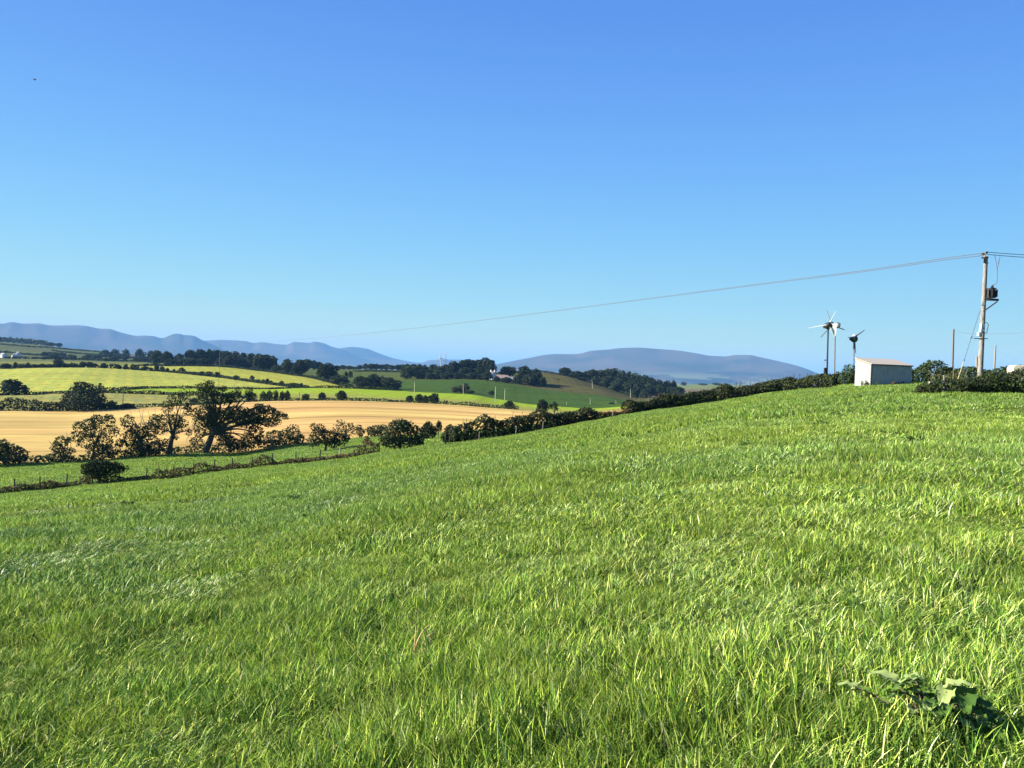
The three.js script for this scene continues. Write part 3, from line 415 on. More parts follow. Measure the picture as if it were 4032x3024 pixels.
plant('bush', 'round_bush', 'rounded bush behind the big bristly bush of the fence line', 'bush', 1690, 1660, 62, 118, 'hedge'); plant('open', 'thin_thorn', 'thin open thorn behind the big bristly bush', 'tree', 1730, 1654, 30, 120, 'oak'); plant('bush', 'round_bush', 'small bush between the thin thorn and the hedge on the fence line', 'bush', 1776, 1670, 42, 118, 'hedge');
hedge('overgrown_hedge', 'overgrown dark hedge climbing the fence line in the middle of the picture', [[1765, 1685, 90], [1800, 1660, 91], [1830, 1650, 91.5], [1870, 1660, 91.5], [1905, 1646, 92], [1950, 1648, 92], [2000, 1632, 92.5], [2040, 1617, 93], [2100, 1622, 93.5], [2160, 1618, 94.5], [2230, 1606, 96], [2290, 1612, 97.5], [2335, 1616, 98.5]], { seed: 41, leaf: 0.2, per: 430, wide: 2.6, lump: 2.4, open: 0.14, colour: LEAF.hedge, mix: 0.3, second: LEAF.olive, stems: 1.2, spikes: 1.2, spike: 0.4 });
hedge('reddish_weeds', 'low reddish-brown weeds in the gap between the two hedges', [[2325, 1626, 98.5], [2370, 1622, 99.5], [2420, 1620, 100.5], [2475, 1612, 101.5]], { seed: 42, category: 'weeds', leaf: 0.16, per: 260, wide: 1.4, lump: 0.8, colour: LEAF.rust, mix: 0.4, second: LEAF.olive, spikes: 6, spike: 0.25, spikeColour: LEAF.rust });
hedge('long_hedge', 'long dense dark hedge rising along the meadow edge to the shed', [[2465, 1588, 101], [2500, 1572, 102], [2555, 1566, 103], [2610, 1556, 104.5], [2680, 1554, 105.5], [2740, 1547, 106], [2800, 1530, 106.5], [2860, 1519, 106.5], [2920, 1512, 106.5], [3000, 1507, 107], [3070, 1499, 106.5], [3110, 1486, 106], [3190, 1482, 105], [3250, 1475, 103.5], [3295, 1475, 102]], { seed: 43, leaf: 0.19, per: 520, wide: 2.0, lump: 1.6, open: 0.1, colour: LEAF.hedge, mix: 0.25, second: LEAF.olive, stems: 1.2, spikes: 4, spike: 0.55, spikeColour: rgb(0.09, 0.08, 0.05) });
hedge('fence_weeds', 'strip of nettles and rusty weeds growing along the lower fence', along(1, -40, 1500, 60, (t, u) => 0.42 + 1.1 * smooth(0.25, 0.75, noise(u / 42, 3, 8))), { seed: 44, category: 'weeds', leaf: 0.15, per: 200, wide: 1.4, lump: 1.5, open: 0.2, colour: rgb(0.085, 0.09, 0.03), mix: 0.3, second: LEAF.rust, spikes: 3, spike: 0.3, spikeWide: 0.05, spikeColour: rgb(0.09, 0.075, 0.035), stems: 0.2 });

// ---- hill-top hedges by the shed and the pole
grownTree('round_bush', 'tall domed bush touching the left side of the shed', 'bush', { seed: 51, u: 3350, d: 97.5, trunk: 8, fork: [3350, 1500], leaf: 0.14, open: 0.03, dense: 5, colour: LEAF.mid, lobes: [[3350, 1470, 36, 34], [3338, 1490, 36, 30], [3362, 1490, 30, 32], [3325, 1500, 18, 18], [3370, 1510, 24, 14]] });
hedge('shed_hedge', 'rounded green hedge on the hilltop right of the shed', [[3556, 1462, 97], [3600, 1456, 97], [3625, 1444, 97], [3655, 1434, 97], [3685, 1440, 98], [3705, 1458, 99], [3760, 1457, 104], [3820, 1455, 106], [3880, 1452, 107], [3940, 1444, 108], [3975, 1452, 108], [4150, 1455, 108]], { seed: 52, leaf: 0.18, per: 420, wide: 2.6, lump: 3, open: 0.05, colour: LEAF.mid, mix: 0.3, second: LEAF.hedge, stems: 0.8 });
hedge('tall_nettle_bank', 'nearest bank of tall nettles and weeds at the right under the power pole', [[3600, 1527, 52], [3630, 1506, 52], [3665, 1496, 52], [3700, 1492, 52], [3750, 1484, 52.5], [3820, 1482, 53], [3880, 1476, 53.5], [3940, 1470, 54], [4032, 1466, 54.5], [4200, 1462, 55]], { seed: 53, category: 'weeds', leaf: 0.095, per: 1150, wide: 2.2, lump: 0.9, open: 0.1, colour: LEAF.hedge, mix: 0.4, second: LEAF.oak, stems: 2, spikes: 12, spike: 0.28, spikeWide: 0.03, spikeColour: LEAF.mid });
hedge('dry_scrub', 'pale dry scrub and dead stalks behind the leaning fence post', [[3660, 1474, 56], [3690, 1462, 56], [3730, 1470, 56], [3800, 1468, 57]], { seed: 54, category: 'weeds', leaf: 0.09, per: 240, wide: 1.2, lump: 0.8, open: 0.3, colour: LEAF.pale, mix: 0.5, second: rgb(0.2, 0.18, 0.09), spikes: 10, spike: 0.35, spikeWide: 0.02, spikeColour: rgb(0.24, 0.2, 0.1) });

// ---- hedge and trees on the far edge of the barley
hedge('dark_hedge', 'thick dark hedge along the far edge of the barley at left', [[-150, 1572, 333], [0, 1570, 331], [60, 1576, 330], [110, 1580, 329], [140, 1574, 328], [200, 1583, 327], [330, 1580, 325], [420, 1592, 323], [470, 1596, 322], [530, 1592, 321]], { seed: 61, leaf: 0.5, per: 60, wide: 3.2, lump: 5, open: 0.05, colour: LEAF.dark });
hedge('low_hedge', 'low thin hedge on the far edge of the barley in the middle', along(3, 520, 2040, 30, (t, u) => 0.7 + 0.9 * noise(u / 40, 2, 5)), { seed: 62, leaf: 0.38, per: 26, wide: 1.3, lump: 4, open: 0.15, colour: LEAF.dark, stems: 0 });
grownTree('oak_tree', 'largest round dark oak standing in the hedge beyond the barley', 'tree', { seed: 60, u: 330, d: 324, trunk: 12, fork: [330, 1590], leaf: 0.5, open: 0.06, dense: 3.6, colour: LEAF.dark, lobes: [[330, 1530, 40, 26], [300, 1545, 34, 26], [362, 1540, 32, 28], [330, 1560, 60, 32, -3], [280, 1572, 36, 26], [385, 1565, 32, 26], [400, 1580, 26, 20], [262, 1590, 30, 20], [330, 1590, 64, 24, -4], [395, 1522, 14, 12], [390, 1598, 26, 14], [318, 1516, 26, 16]] }); plant('bush', 'hedge_bush', 'small round bush just right of the round dark oak', 'bush', 440, 1576, 44, 322, 'oak'); plant('bush', 'hedge_bush', 'low dark bush behind the left field pole', 'bush', 502, 1587, 55, 321, 'dark');
for (const [u, v, w, l, lab] of [[765, 1566, 46, 'dark', 'dark bush directly behind the crown of the great ash'], [1035, 1540, 26, 'mid', 'first of the upright willow bushes beyond the great ash limb'], [1060, 1537, 28, 'mid', 'second of the upright willow bushes beyond the barley'], [1085, 1536, 26, 'mid', 'third of the upright willow bushes beyond the barley'], [1110, 1540, 24, 'mid', 'fourth of the upright willow bushes beyond the barley'], [1130, 1537, 22, 'oak', 'last and darkest of the upright willow bushes'], [1203, 1550, 32, 'oak', 'grey-green bush left of the two round field trees'], [985, 1562, 40, 'dark', 'low black bush left of the upright willow bushes']]) plant('bush', 'willow_bush', lab, 'bush', u, v, w, 326, l);
for (const [u, v, w, lab] of [[1267, 1544, 32, 'round clipped thorn tree, left one of the pair beyond the barley'], [1343, 1537, 42, 'round clipped thorn tree, right one of the pair beyond the barley'], [1612, 1556, 30, 'leftmost of the four thorn trees beyond the barley'], [1650, 1551, 30, 'second of the four thorn trees beyond the barley'], [1674, 1556, 26, 'third of the four thorn trees beyond the barley'], [1708, 1548, 44, 'largest and rightmost of the four thorn trees beyond the barley'], [2005, 1577, 40, 'lone thorn tree at the right tip of the barley']]) plant('round', 'thorn_tree', lab, 'tree', u, v, w, pchip(lines[3].a, lines[3].d, azOf(u)) + 2, 'dark');
plant('round', 'thorn_tree', 'round dark thorn tree just above the overgrown hedge', 'tree', 2135, 1572, 44, 235, 'dark'); plant('open', 'thin_thorn', 'thin bushy thorn next to the round one above the overgrown hedge', 'tree', 2182, 1580, 36, 235, 'oak');
hedge('field_hedge', 'dark hedge with lumps along the far side of the pale strip', along(4, -60, 1000, 26, (t, u) => 0.9 + 1.7 * noise(u / 35, 4, 6) * (u > 560 ? 1 : 0.35)), { seed: 63, leaf: 0.5, per: 24, wide: 1.6, lump: 6, open: 0.1, colour: LEAF.dark, stems: 0 });
hedge('field_hedge', 'thin dark hedge below the big yellow-green hill field', along(5, 390, 1580, 26, (t, u) => 0.8 + 0.8 * noise(u / 40, 5, 6)), { seed: 64, leaf: 0.5, per: 22, wide: 1.4, lump: 6, open: 0.1, colour: LEAF.dark, stems: 0 });
plant('round', 'broad_tree', 'broad dark tree at the left edge above the pale strip', 'tree', 45, 1492, 84, 396, 'dark'); plant('bush', 'round_bush', 'small round bush right of the broad tree at the left edge', 'bush', 100, 1518, 25, 399, 'dark');

// ---- hedge running diagonally over the hill field, with its scattered thorns
hedge('diagonal_hedge', 'dark hedge running diagonally down the yellow-green hill field', along(6, -60, 1215, 60, (t, u) => 1.2 + 1.0 * noise(u / 30, 6, 6) + (u < 620 ? 2.4 * smooth(0.4, 0.75, noise(u / 14, 9, 3)) : 0)), { seed: 65, leaf: 0.8, per: 16, wide: 1.8, lump: 8, open: 0.05, colour: LEAF.dark, stems: 0 });
let thornNo = 0;
for (const [u, h, w, k] of [[20, 20, 28, 0], [57, 24, 24, 0], [82, 14, 26, 1], [106, 16, 20, 1], [132, 14, 30, 1], [162, 16, 24, 1], [192, 14, 30, 1], [226, 24, 24, 0], [258, 14, 30, 1], [290, 13, 30, 1], [322, 18, 20, 0], [348, 17, 26, 0], [372, 16, 18, 2], [404, 17, 28, 1], [434, 14, 20, 2], [460, 16, 26, 1], [492, 20, 22, 0], [518, 18, 16, 2], [534, 20, 20, 2], [566, 12, 26, 1], [592, 16, 18, 1], [612, 20, 20, 0], [634, 18, 20, 1], [655, 16, 12, 0], [682, 12, 16, 1], [712, 22, 24, 2], [728, 12, 14, 1], [762, 13, 20, 1], [790, 20, 24, 2], [822, 17, 22, 2], [850, 18, 22, 2], [866, 12, 14, 1], [926, 13, 34, 1], [990, 19, 24, 2], [1012, 17, 24, 2], [1034, 18, 22, 2], [1050, 26, 14, 0], [1064, 16, 18, 2], [1082, 8, 14, 1], [1106, 18, 28, 2], [1130, 9, 14, 1], [1156, 14, 32, 2], [1183, 14, 14, 0]]) {
  const d = pchip(lines[6].a, lines[6].d, azOf(u)), b = onGround(u, d); plant(['round', 'bush', 'open'][k], 'hedgerow_thorn', nth(++thornNo) + ' thorn from the left in the diagonal hill-field hedge', 'tree', u, rowOf(b.y, u, d) - (h + 2) * (0.75 + 0.6 * hash3(u, 3, 1)), w * (0.7 + 0.9 * hash3(u, 5, 2)), d, 'dark', 'thorns in the diagonal hedge');
}
hedge('crest_hedge', 'dark hedge on the crest of the hill field under the ridge wood', along(7, 540, 1385, 26, (t, u) => 1.2 + 1.2 * noise(u / 30, 7, 6)), { seed: 66, leaf: 0.9, per: 14, wide: 1.8, lump: 8, open: 0.05, colour: LEAF.dark, stems: 0 });

// ---- woods, tree by tree
const W = (list, kind, name, label, group, leaf) => { [...list].sort((a, b) => a[0] - b[0]).forEach(([u, v, w, d, l, k], i) => plant(k ?? kind, name, nth(i + 1) + ' from the left: ' + label, 'tree', u, v, w, d, l ?? leaf, group)); };
W([[612, 1378, 44, 870], [650, 1382, 50, 865], [700, 1391, 40, 860], [742, 1376, 48, 880], [782, 1374, 52, 885], [818, 1374, 50, 885], [852, 1376, 50, 885], [890, 1379, 52, 880], [922, 1383, 48, 875], [952, 1386, 46, 870], [985, 1390, 46, 860], [1014, 1391, 46, 855], [1046, 1393, 48, 850], [1068, 1400, 42, 845], [664, 1412, 50, 840], [705, 1416, 48, 838], [870, 1408, 56, 838], [960, 1410, 50, 820], [985, 1415, 46, 810]], 'round', 'ridge_wood_tree', 'dark tree of the dense ridge wood', 'trees of the ridge wood', 'far');
for (const [u, v, w, d, lab] of [[742, 1406, 92, 832, 'wide low domed tree at the front left of the ridge wood'], [800, 1410, 70, 830, 'rounded tree beside the wide dome at the front of the ridge wood'], [918, 1398, 84, 815, 'big leafy tree in the middle front of the ridge wood'], [1030, 1395, 92, 770, 'largest round tree at the right front of the ridge wood'], [1088, 1436, 48, 720, 'small tree in the dip right of the ridge wood'], [1126, 1412, 52, 700, 'tall round tree on the hedge right of the ridge wood'], [1178, 1413, 64, 690, 'dark conical tree group right of the tall round tree'], [1160, 1436, 40, 670, 'bushy tree at the foot of the crest hedge'], [1285, 1428, 78, 605, 'big grey-green ash standing above the bush clump']]) plant('round', 'broadleaf_tree', lab, 'tree', u, v, w, d, 'far');
W([[1205, 1413, 40, 980], [1232, 1418, 40, 985], [1252, 1424, 34, 990], [1180, 1420, 36, 985]], 'round', 'far_wood_tree', 'dark tree of the far wood behind the grey-green ash', 'trees of the wood behind the ash', 'far');
for (const [u, v, w, d, lab] of [[1335, 1476, 80, 545, 'left rounded bush of the dark clump in the hollow'], [1418, 1479, 62, 500, 'second rounded tree of the dark clump in the hollow'], [1470, 1471, 76, 505, 'tallest rounded tree of the dark clump in the hollow'], [1528, 1485, 84, 500, 'right rounded tree of the dark clump in the hollow'], [1560, 1505, 40, 495, 'last low bush at the right end of the dark clump']]) plant('bush', 'clump_tree', lab, 'tree', u, v, w, d, 'far');
W([[1358, 1462, 20, 640], [1376, 1460, 18, 645]], 'open', 'thin_tree', 'thin young tree behind the dark clump', 'thin young trees behind the clump', 'far');
{ const R = rng(71), l = []; for (let u = 1300; u < 1650; u += 15 + R() * 12) l.push([u, 1430 + R() * 9 + (u < 1400 ? 4 : 0), 26 + R() * 16, 1010 + R() * 60]); W(l, 'round', 'belt_tree', 'tree of the level dark skyline belt', 'trees of the skyline belt', 'far'); }
hedge('field_hedge', 'low hedge across the green field below the skyline belt', [[1385, 1458, 880], [1450, 1457, 880], [1560, 1459, 870], [1600, 1460, 860]], { seed: 67, leaf: 1.0, per: 9, wide: 2, lump: 9, colour: LEAF.dark, stems: 0 });
W([[1600, 1440, 60, 690, 'oak'], [1640, 1438, 56, 700, 'oak'], [1668, 1436, 44, 720], [1700, 1432, 50, 730], [1726, 1440, 44, 720], [1752, 1434, 50, 725], [1782, 1421, 56, 735], [1815, 1417, 56, 740], [1842, 1411, 60, 745], [1874, 1413, 56, 745], [1905, 1406, 60, 740], [1926, 1414, 46, 735], [1660, 1455, 46, 690], [1720, 1455, 46, 690], [1770, 1448, 50, 695], [1825, 1446, 54, 695], [1880, 1446, 52, 700], [1910, 1452, 40, 700], [1690, 1466, 40, 680], [1750, 1464, 42, 680], [1800, 1466, 44, 680], [1850, 1466, 46, 680], [1892, 1470, 40, 682]], 'round', 'farm_wood_tree', 'dark tree of the wood left of the farmhouse', 'trees of the farm wood', 'far');
for (const [u, v, w, d, lab] of [[2000, 1441, 70, 745, 'broad tree behind the farmhouse roofs'], [2062, 1440, 70, 655, 'tall tree just right of the farmhouse'], [2106, 1450, 46, 650, 'rounded tree at the right end of the farmhouse garden'], [2090, 1470, 80, 640, 'dark spreading tree below the rounded one by the farmhouse'], [2130, 1482, 36, 635, 'low bush at the right end of the farmhouse trees'], [2040, 1474, 50, 648, 'shaded tree in front of the farmhouse outbuilding'], [1916, 1462, 40, 668, 'tree screening the left side of the farmhouse'], [1952, 1482, 34, 656, 'low shaded bush before the farmhouse'], [1990, 1484, 44, 654, 'low shaded bush before the outbuilding']]) plant('round', 'garden_tree', lab, 'tree', u, v, w, d, 'far');
W([[2220, 1446, 54, 765], [2268, 1460, 56, 760], [2300, 1462, 44, 765], [2330, 1453, 56, 765], [2365, 1456, 52, 765], [2392, 1450, 56, 765], [2416, 1449, 54, 765], [2446, 1458, 54, 760], [2472, 1463, 50, 760], [2500, 1468, 52, 755], [2530, 1473, 52, 755], [2560, 1484, 50, 750], [2592, 1494, 50, 750], [2625, 1498, 46, 755], [2648, 1496, 36, 760], [2290, 1484, 50, 745], [2340, 1486, 54, 738], [2390, 1480, 56, 730], [2430, 1490, 56, 720], [2470, 1498, 54, 712], [2510, 1506, 54, 705], [2550, 1512, 52, 705], [2590, 1516, 50, 705], [2420, 1508, 44, 712], [2500, 1524, 46, 695], [2540, 1530, 46, 692], [2630, 1522, 44, 705], [2668, 1522, 52, 700]], 'round', 'hillside_wood_tree', 'dark tree of the hillside wood below the blue hill', 'trees of the hillside wood', 'far');
for (const [u, v, w, d, lab] of [[1825, 1507, 56, 478, 'brownish scrub on the dark green field near the middle pole'], [1790, 1522, 40, 476, 'low grey scrub left of the brownish one on the dark field'], [1850, 1535, 40, 470, 'small dark bush at the edge of the dark green field'], [1934, 1537, 26, 500, 'round bush in the hollow of the dark green field'], [2408, 1584, 26, 448, 'round bush beyond the reddish weeds'], [2452, 1590, 28, 446, 'low bush beside the round one beyond the reddish weeds'], [2195, 1492, 10, 700, 'small bush on the rough brown slope']]) plant('bush', 'scrub_bush', lab, 'bush', u, v, w, d, u < 1840 ? 'olive' : 'far');
hedge('field_hedge', 'dark hedge between the dark green field and the rough brown slope', along(8, 1560, 2500, 24, () => 1.8), { seed: 68, leaf: 0.8, per: 14, wide: 2, lump: 8, open: 0.05, colour: LEAF.dark, stems: 0 });
{ const R = rng(72), l = []; for (let k = 0; k < 52; k++) { const u = 165 + 440 * R(), d = 1080 + 420 * R(), b = onGround(u, d); l.push([u, rowOf(b.y, u, d) - (10 + 9 * R()), 18 + 20 * R(), d]); } W(l, 'round', 'valley_tree', 'tree of the valley woodland below the left mountains', 'valley woodland at left', 'far'); }
for (const [u, v, w, d, lab] of [[195, 1347, 42, 2150, 'large dome of trees at the end of the left skyline wood'], [228, 1349, 22, 2150, 'smaller round tree beside the dome on the left skyline'], [545, 1372, 42, 1500, 'domed tree on the skyline left of the ridge wood'], [490, 1374, 30, 1500, 'round tree on the skyline over the far sheds'], [447, 1374, 40, 1550, 'flat-topped tree left of the far sheds'], [410, 1376, 44, 1550, 'long low tree on the skyline at left'], [590, 1379, 34, 1450, 'tree at the left end of the ridge wood skyline']]) plant('bush', 'skyline_tree', lab, 'tree', u, v, w, d, 'far');
for (const [u, v, w, lab] of [[2688, 1503, 26, 'dark copse on the far right-hand fields'], [2765, 1509, 40, 'low dark hedge trees on the far right-hand fields'], [2818, 1506, 36, 'small copse at the right end of the far fields']]) plant('bush', 'far_copse', lab, 'tree', u, v, w, 2200, 'far');
{ // the far wood on the left hilltop reads as one mass
  const R = rng(73), L = new Leaves(), o = onGround(60, 2230);
  for (let k = 0; k < 5200; k++) { const u = -420 + 620 * R(), d = 2120 + 260 * R(), b = onGround(u, d), h = (u > 180 ? 5 : 11) * (0.7 + 0.6 * noise(u / 8, d / 30, 9)); L.add(b.clone().add(V(0, h * Math.sqrt(R()), 0)).sub(o), V(0, 1, 0), 3.2, R, tint(LEAF.far, R)); }
  const m = new THREE.Mesh(L.geo(), leafMat); m.name = 'distant_wood'; m.position.copy(o); scene.add(m); tag(m, 'dark wood covering the far hilltop at the left edge', 'wood', null, 'stuff');
}
{ const R = rng(74); for (const [u0, u1, d, n] of [[-60, 170, 1500, 0], [10, 620, 1180, 1], [200, 640, 1650, 2], [-40, 420, 1900, 3]]) hedge('far_hedge', ['dark hedge above the white farmhouse', 'dark hedge line below the valley woodland', 'thin hedge below the left mountains', 'faint hedge across the far left hillside'][n], [0, 0.33, 0.66, 1].map((t) => { const u = lerp(u0, u1, t), dd = d + 60 * Math.sin(t * 5 + n), b = onGround(u, dd); return [u, rowOf(b.y + 2.6, u, dd), dd]; }), { seed: 80 + n, leaf: 1.6, per: 5, wide: 3, lump: 14, colour: LEAF.far, stems: 0 }); }

// ───────────────────────── things built by people ─────────────────────────
const wallMat = (() => { const t = tileNoise(256, (x, y) => { const s = pfbm(x, y, 4, 201, 5), str = periodic(x * 40, y * 2, 40, 7), k = 205 + 45 * (s - 0.5) + 26 * (str - 0.5); return [k, k, k - 3]; }); return new THREE.MeshStandardMaterial({ color: rgb(0.48, 0.48, 0.47), map: t, roughness: 0.75, metalness: 0 }); })();
const roofMat = new THREE.MeshStandardMaterial({ color: rgb(0.40, 0.34, 0.26), roughness: 0.8 });
const darkSteel = new THREE.MeshStandardMaterial({ color: rgb(0.012, 0.012, 0.014), roughness: 0.7 });
const rustMat = new THREE.MeshStandardMaterial({ color: rgb(0.26, 0.15, 0.07), roughness: 0.95 });
const galv = new THREE.MeshStandardMaterial({ color: rgb(0.15, 0.15, 0.16), roughness: 0.5, metalness: 0.4 });
const greyBlade = new THREE.MeshStandardMaterial({ color: rgb(0.13, 0.135, 0.145), roughness: 0.5 });
const white = new THREE.MeshStandardMaterial({ color: rgb(0.60, 0.60, 0.585), roughness: 0.5 });
const poleTex = tileNoise(256, (x, y) => { const s = pfbm(x, y, 6, 301, 5), g = periodic(x * 60, y * 3, 60, 9), k = 170 + 70 * (s - 0.5) + 60 * (g - 0.5); return [k + 4, k, k - 8]; });
const poleMat = new THREE.MeshStandardMaterial({ color: rgb(0.46, 0.45, 0.435), map: poleTex, roughness: 0.95 });
const wireMat = new THREE.MeshStandardMaterial({ color: rgb(0.08, 0.09, 0.11), roughness: 0.8 });
const yellowGuard = new THREE.MeshStandardMaterial({ color: rgb(0.42, 0.38, 0.20), roughness: 0.7 });
const creamMat = new THREE.MeshStandardMaterial({ color: rgb(0.46, 0.41, 0.30), roughness: 0.7 });
const slate = new THREE.MeshStandardMaterial({ color: rgb(0.07, 0.07, 0.08), roughness: 0.8 });
const limewash = new THREE.MeshStandardMaterial({ color: rgb(0.62, 0.61, 0.58), roughness: 0.9 });
const stoneMat = new THREE.MeshStandardMaterial({ color: rgb(0.22, 0.21, 0.20), roughness: 0.95 });
const pinkRoof = new THREE.MeshStandardMaterial({ color: rgb(0.24, 0.17, 0.15), roughness: 0.95 });
const glassMat = new THREE.MeshStandardMaterial({ color: rgb(0.03, 0.035, 0.04), roughness: 0.15 });
function pole(a, b, r0, r1, seg = 10) { const g = bar(a, b, r0, r1, seg); return g; }

{ // shed: profiled sheet walls, single-pitch roof falling to the front
  const D = 86, c = onGround(3424, D), turn = 15 * Math.PI / 180, front = 4.95, deep = 2.3, hF = 2.28, hB = 2.85;
  const t = thing('shed', 'small pale metal shed with a sloping roof on the hilltop', 'shed', c);
  t.rotation.y = turn; const floor = -0.35;
  // local axes: x along the front to the right, z towards the viewer; origin at the front left corner
  const skin = (name, w, h0, h1, place) => { // ribbed cladding: horizontal ribs that stand proud
    const shape = new THREE.Shape([new THREE.Vector2(0, floor), new THREE.Vector2(w, floor), new THREE.Vector2(w, h1), new THREE.Vector2(0, h0)]);
    const g = new THREE.ExtrudeGeometry(shape, { depth: 0.04, bevelEnabled: false }); const uv = g.attributes.uv; for (let i = 0; i < uv.count; i++) uv.setXY(i, uv.getX(i) / 2, uv.getY(i) / 2); place(g); const m = part(name, g, wallMat, t, false);
    for (let y = 0.05; y < Math.min(h0, h1) - 0.1; y += 0.26) { const r = new THREE.BoxGeometry(w - 0.06, 0.05, 0.03); r.translate(w / 2, y, 0.055); place(r); const q = part('rib', r, wallMat, m, false); }
    return m;
  };
  skin('front_wall', front, hF, hF, (g) => g.translate(0, 0, -0.04));
  skin('end_wall', deep, hB, hF, (g) => { g.rotateY(-Math.PI / 2); g.translate(0.04, 0, -deep - 0.042); g.translate(0, 0, 0.0); });
  skin('end_wall', deep, hF, hB, (g) => { g.rotateY(Math.PI / 2); g.translate(front - 0.04, 0, -0.042); });
  skin('back_wall', front - 0.1, hB - 0.01, hB - 0.01, (g) => { g.rotateY(Math.PI); g.translate(front - 0.05, 0, -deep + 0.03); });
  const slope = Math.atan2(hB - hF, deep), rl = (deep + 0.3) / Math.cos(slope), roof = new THREE.BoxGeometry(front + 0.16, 0.05, rl); roof.rotateX(slope); roof.translate(front / 2, (hF + hB) / 2 + 0.05, -deep / 2); part('roof', roof, roofMat, t, false);
  part('fascia', boxAt(front + 0.14, 0.12, 0.03, front / 2, hF - 0.02, 0.12), darkSteel, t, false);
  { const r = boxAt(0.014, 0.07, deep - 0.1, 0, 0, 0); r.rotateX(slope); r.translate(-0.03, (hF + hB) / 2 - 0.03, -deep / 2); part('roof_flashing', r, rustMat, t, false); }
  part('corner_trim', boxAt(0.09, hF + 0.3, 0.09, 0.0, (hF - 0.3) / 2, 0.05), darkSteel, t, false);
}
{ const R = rng(90); for (const [u, v, w, d, n] of [[3398, 1492, 12, 83.5, 5], [3412, 1500, 24, 83.5, 9], [3446, 1502, 14, 84, 5], [3518, 1498, 16, 86, 6], [3545, 1502, 18, 88, 6], [3600, 1500, 10, 92, 4]]) {
  const b = onGround(u, d), h = P(u, v, d).y - b.y, t = thing('dock_weed', ['seeding weed before the lit end of the shed', 'clump of weeds at the front corner of the shed', 'pale weed against the dark front wall of the shed', 'tallest brownish weed at the right half of the shed front', 'weeds at the right end of the shed', 'single dry weed right of the shed'][used.dw = (used.dw ?? -1) + 1], 'weed', b), L = new Leaves(), stems = [];
  for (let k = 0; k < n; k++) { const a = b.clone().add(V((R() - 0.5) * w * mpp(u, d), -0.05, (R() - 0.5) * 0.4)), e = a.clone().add(V((R() - 0.5) * 0.2, h * (0.7 + 0.4 * R()), (R() - 0.5) * 0.2)); stems.push(limb([a, a.clone().lerp(e, 0.5).add(V((R() - 0.5) * 0.05, 0, 0)), e], 0.014, 0.006, 4, 4)); for (let j = 0; j < 26; j++) L.add(a.clone().lerp(e, 0.15 + 0.85 * R()).add(V((R() - 0.5) * 0.16, 0, (R() - 0.5) * 0.16)), V(0, 1, 0), 0.08, R, tint(u > 3500 ? rgb(0.13, 0.10, 0.045) : LEAF.mid, R)); }
  part('stems', merge(stems), deadMat, t).userData.kind = 'stuff'; part('foliage', L.geo(), weedMat, t);
} delete used.dw; }

function bladeGeo(root, tip, w0, w1, th, side) { // a tapering wind-turbine blade
  const d = tip.clone().sub(root), a = d.clone().normalize().cross(side).normalize(), n = a.clone().cross(d).normalize(), pos = [], idx = [], S = 6;
  for (let s = 0; s <= S; s++) { const t = s / S, c = root.clone().addScaledVector(d, t), w = lerp(w0, w1, t) * (t < 0.15 ? 0.7 + 2 * t : 1) / 2, h = th * (1 - 0.7 * t) / 2; for (const [i, j] of [[-1, 0], [-0.3, 1], [1, 0], [-0.3, -1]]) { const q = c.clone().addScaledVector(a, i * w).addScaledVector(n, j * h); pos.push(q.x, q.y, q.z); } }
  for (let s = 0; s < S; s++) for (let k = 0; k < 4; k++) { const p = s * 4 + k, q = s * 4 + (k + 1) % 4; idx.push(p, q, p + 4, q, q + 4, p + 4); }
  idx.push(S * 4, S * 4 + 1, S * 4 + 2, S * 4, S * 4 + 2, S * 4 + 3, 0, 2, 1, 0, 3, 2);
  const g = new THREE.BufferGeometry(); g.setAttribute('position', new THREE.Float32BufferAttribute(pos, 3)); g.setIndex(idx); const f = g.toNonIndexed(); f.computeVertexNormals(); return f;
}
const toEye = (p) => camera.position.clone().sub(p).normalize();
// zoomed survey of the three small turbines, in photo pixels
const z2 = (x, y) => [3150 + x / 4.148, 1200 + y / 4.148];
{
  const D = 118, base = onGround(3252, D), [hu, hv] = z2(455, 345), hub = P(hu, hv, D), t = thing('small_wind_turbine', 'small turbine with a black generator and white blades, left of the pair', 'wind turbine', base);
  const top = P(...z2(460, 392), D); part('tower', bar(base.clone().add(V(0, -0.4, 0)), top, 0.13, 0.10, 10), darkSteel, t);
  const nac = new THREE.SphereGeometry(0.62, 14, 10); nac.scale(1, 0.72, 1.2); nac.translate(hub.x, hub.y, hub.z); part('generator', nac, darkSteel, t);
  part('tail_cone', bar(P(...z2(440, 350), D), P(...z2(385, 372), D + 0.3), 0.38, 0.12, 10), darkSteel, t);
  part('yaw_neck', bar(top.clone().add(V(0, -0.1, 0)), hub, 0.2, 0.16, 10), darkSteel, t);
  const h2 = P(hu + 4, hv - 6, D - 0.9);
  for (const [x, y] of [[590, 100], [140, 380], [556, 528]]) part('blade', bladeGeo(h2.clone(), P(...z2(x, y), D - 0.6), 0.17, 0.06, 0.05, toEye(hub)), white, t);
  const hg = new THREE.SphereGeometry(0.34, 12, 8); hg.translate(h2.x, h2.y, h2.z); part('hub', hg, darkSteel, t);
  part('step_bracket', boxAt(0.42, 0.12, 0.12, ...P(...z2(418, 905), D).toArray()), darkSteel, t);
  part('cable_box', boxAt(0.26, 0.9, 0.26, ...P(...z2(408, 1080), D - 0.2).toArray()), darkSteel, t);
}
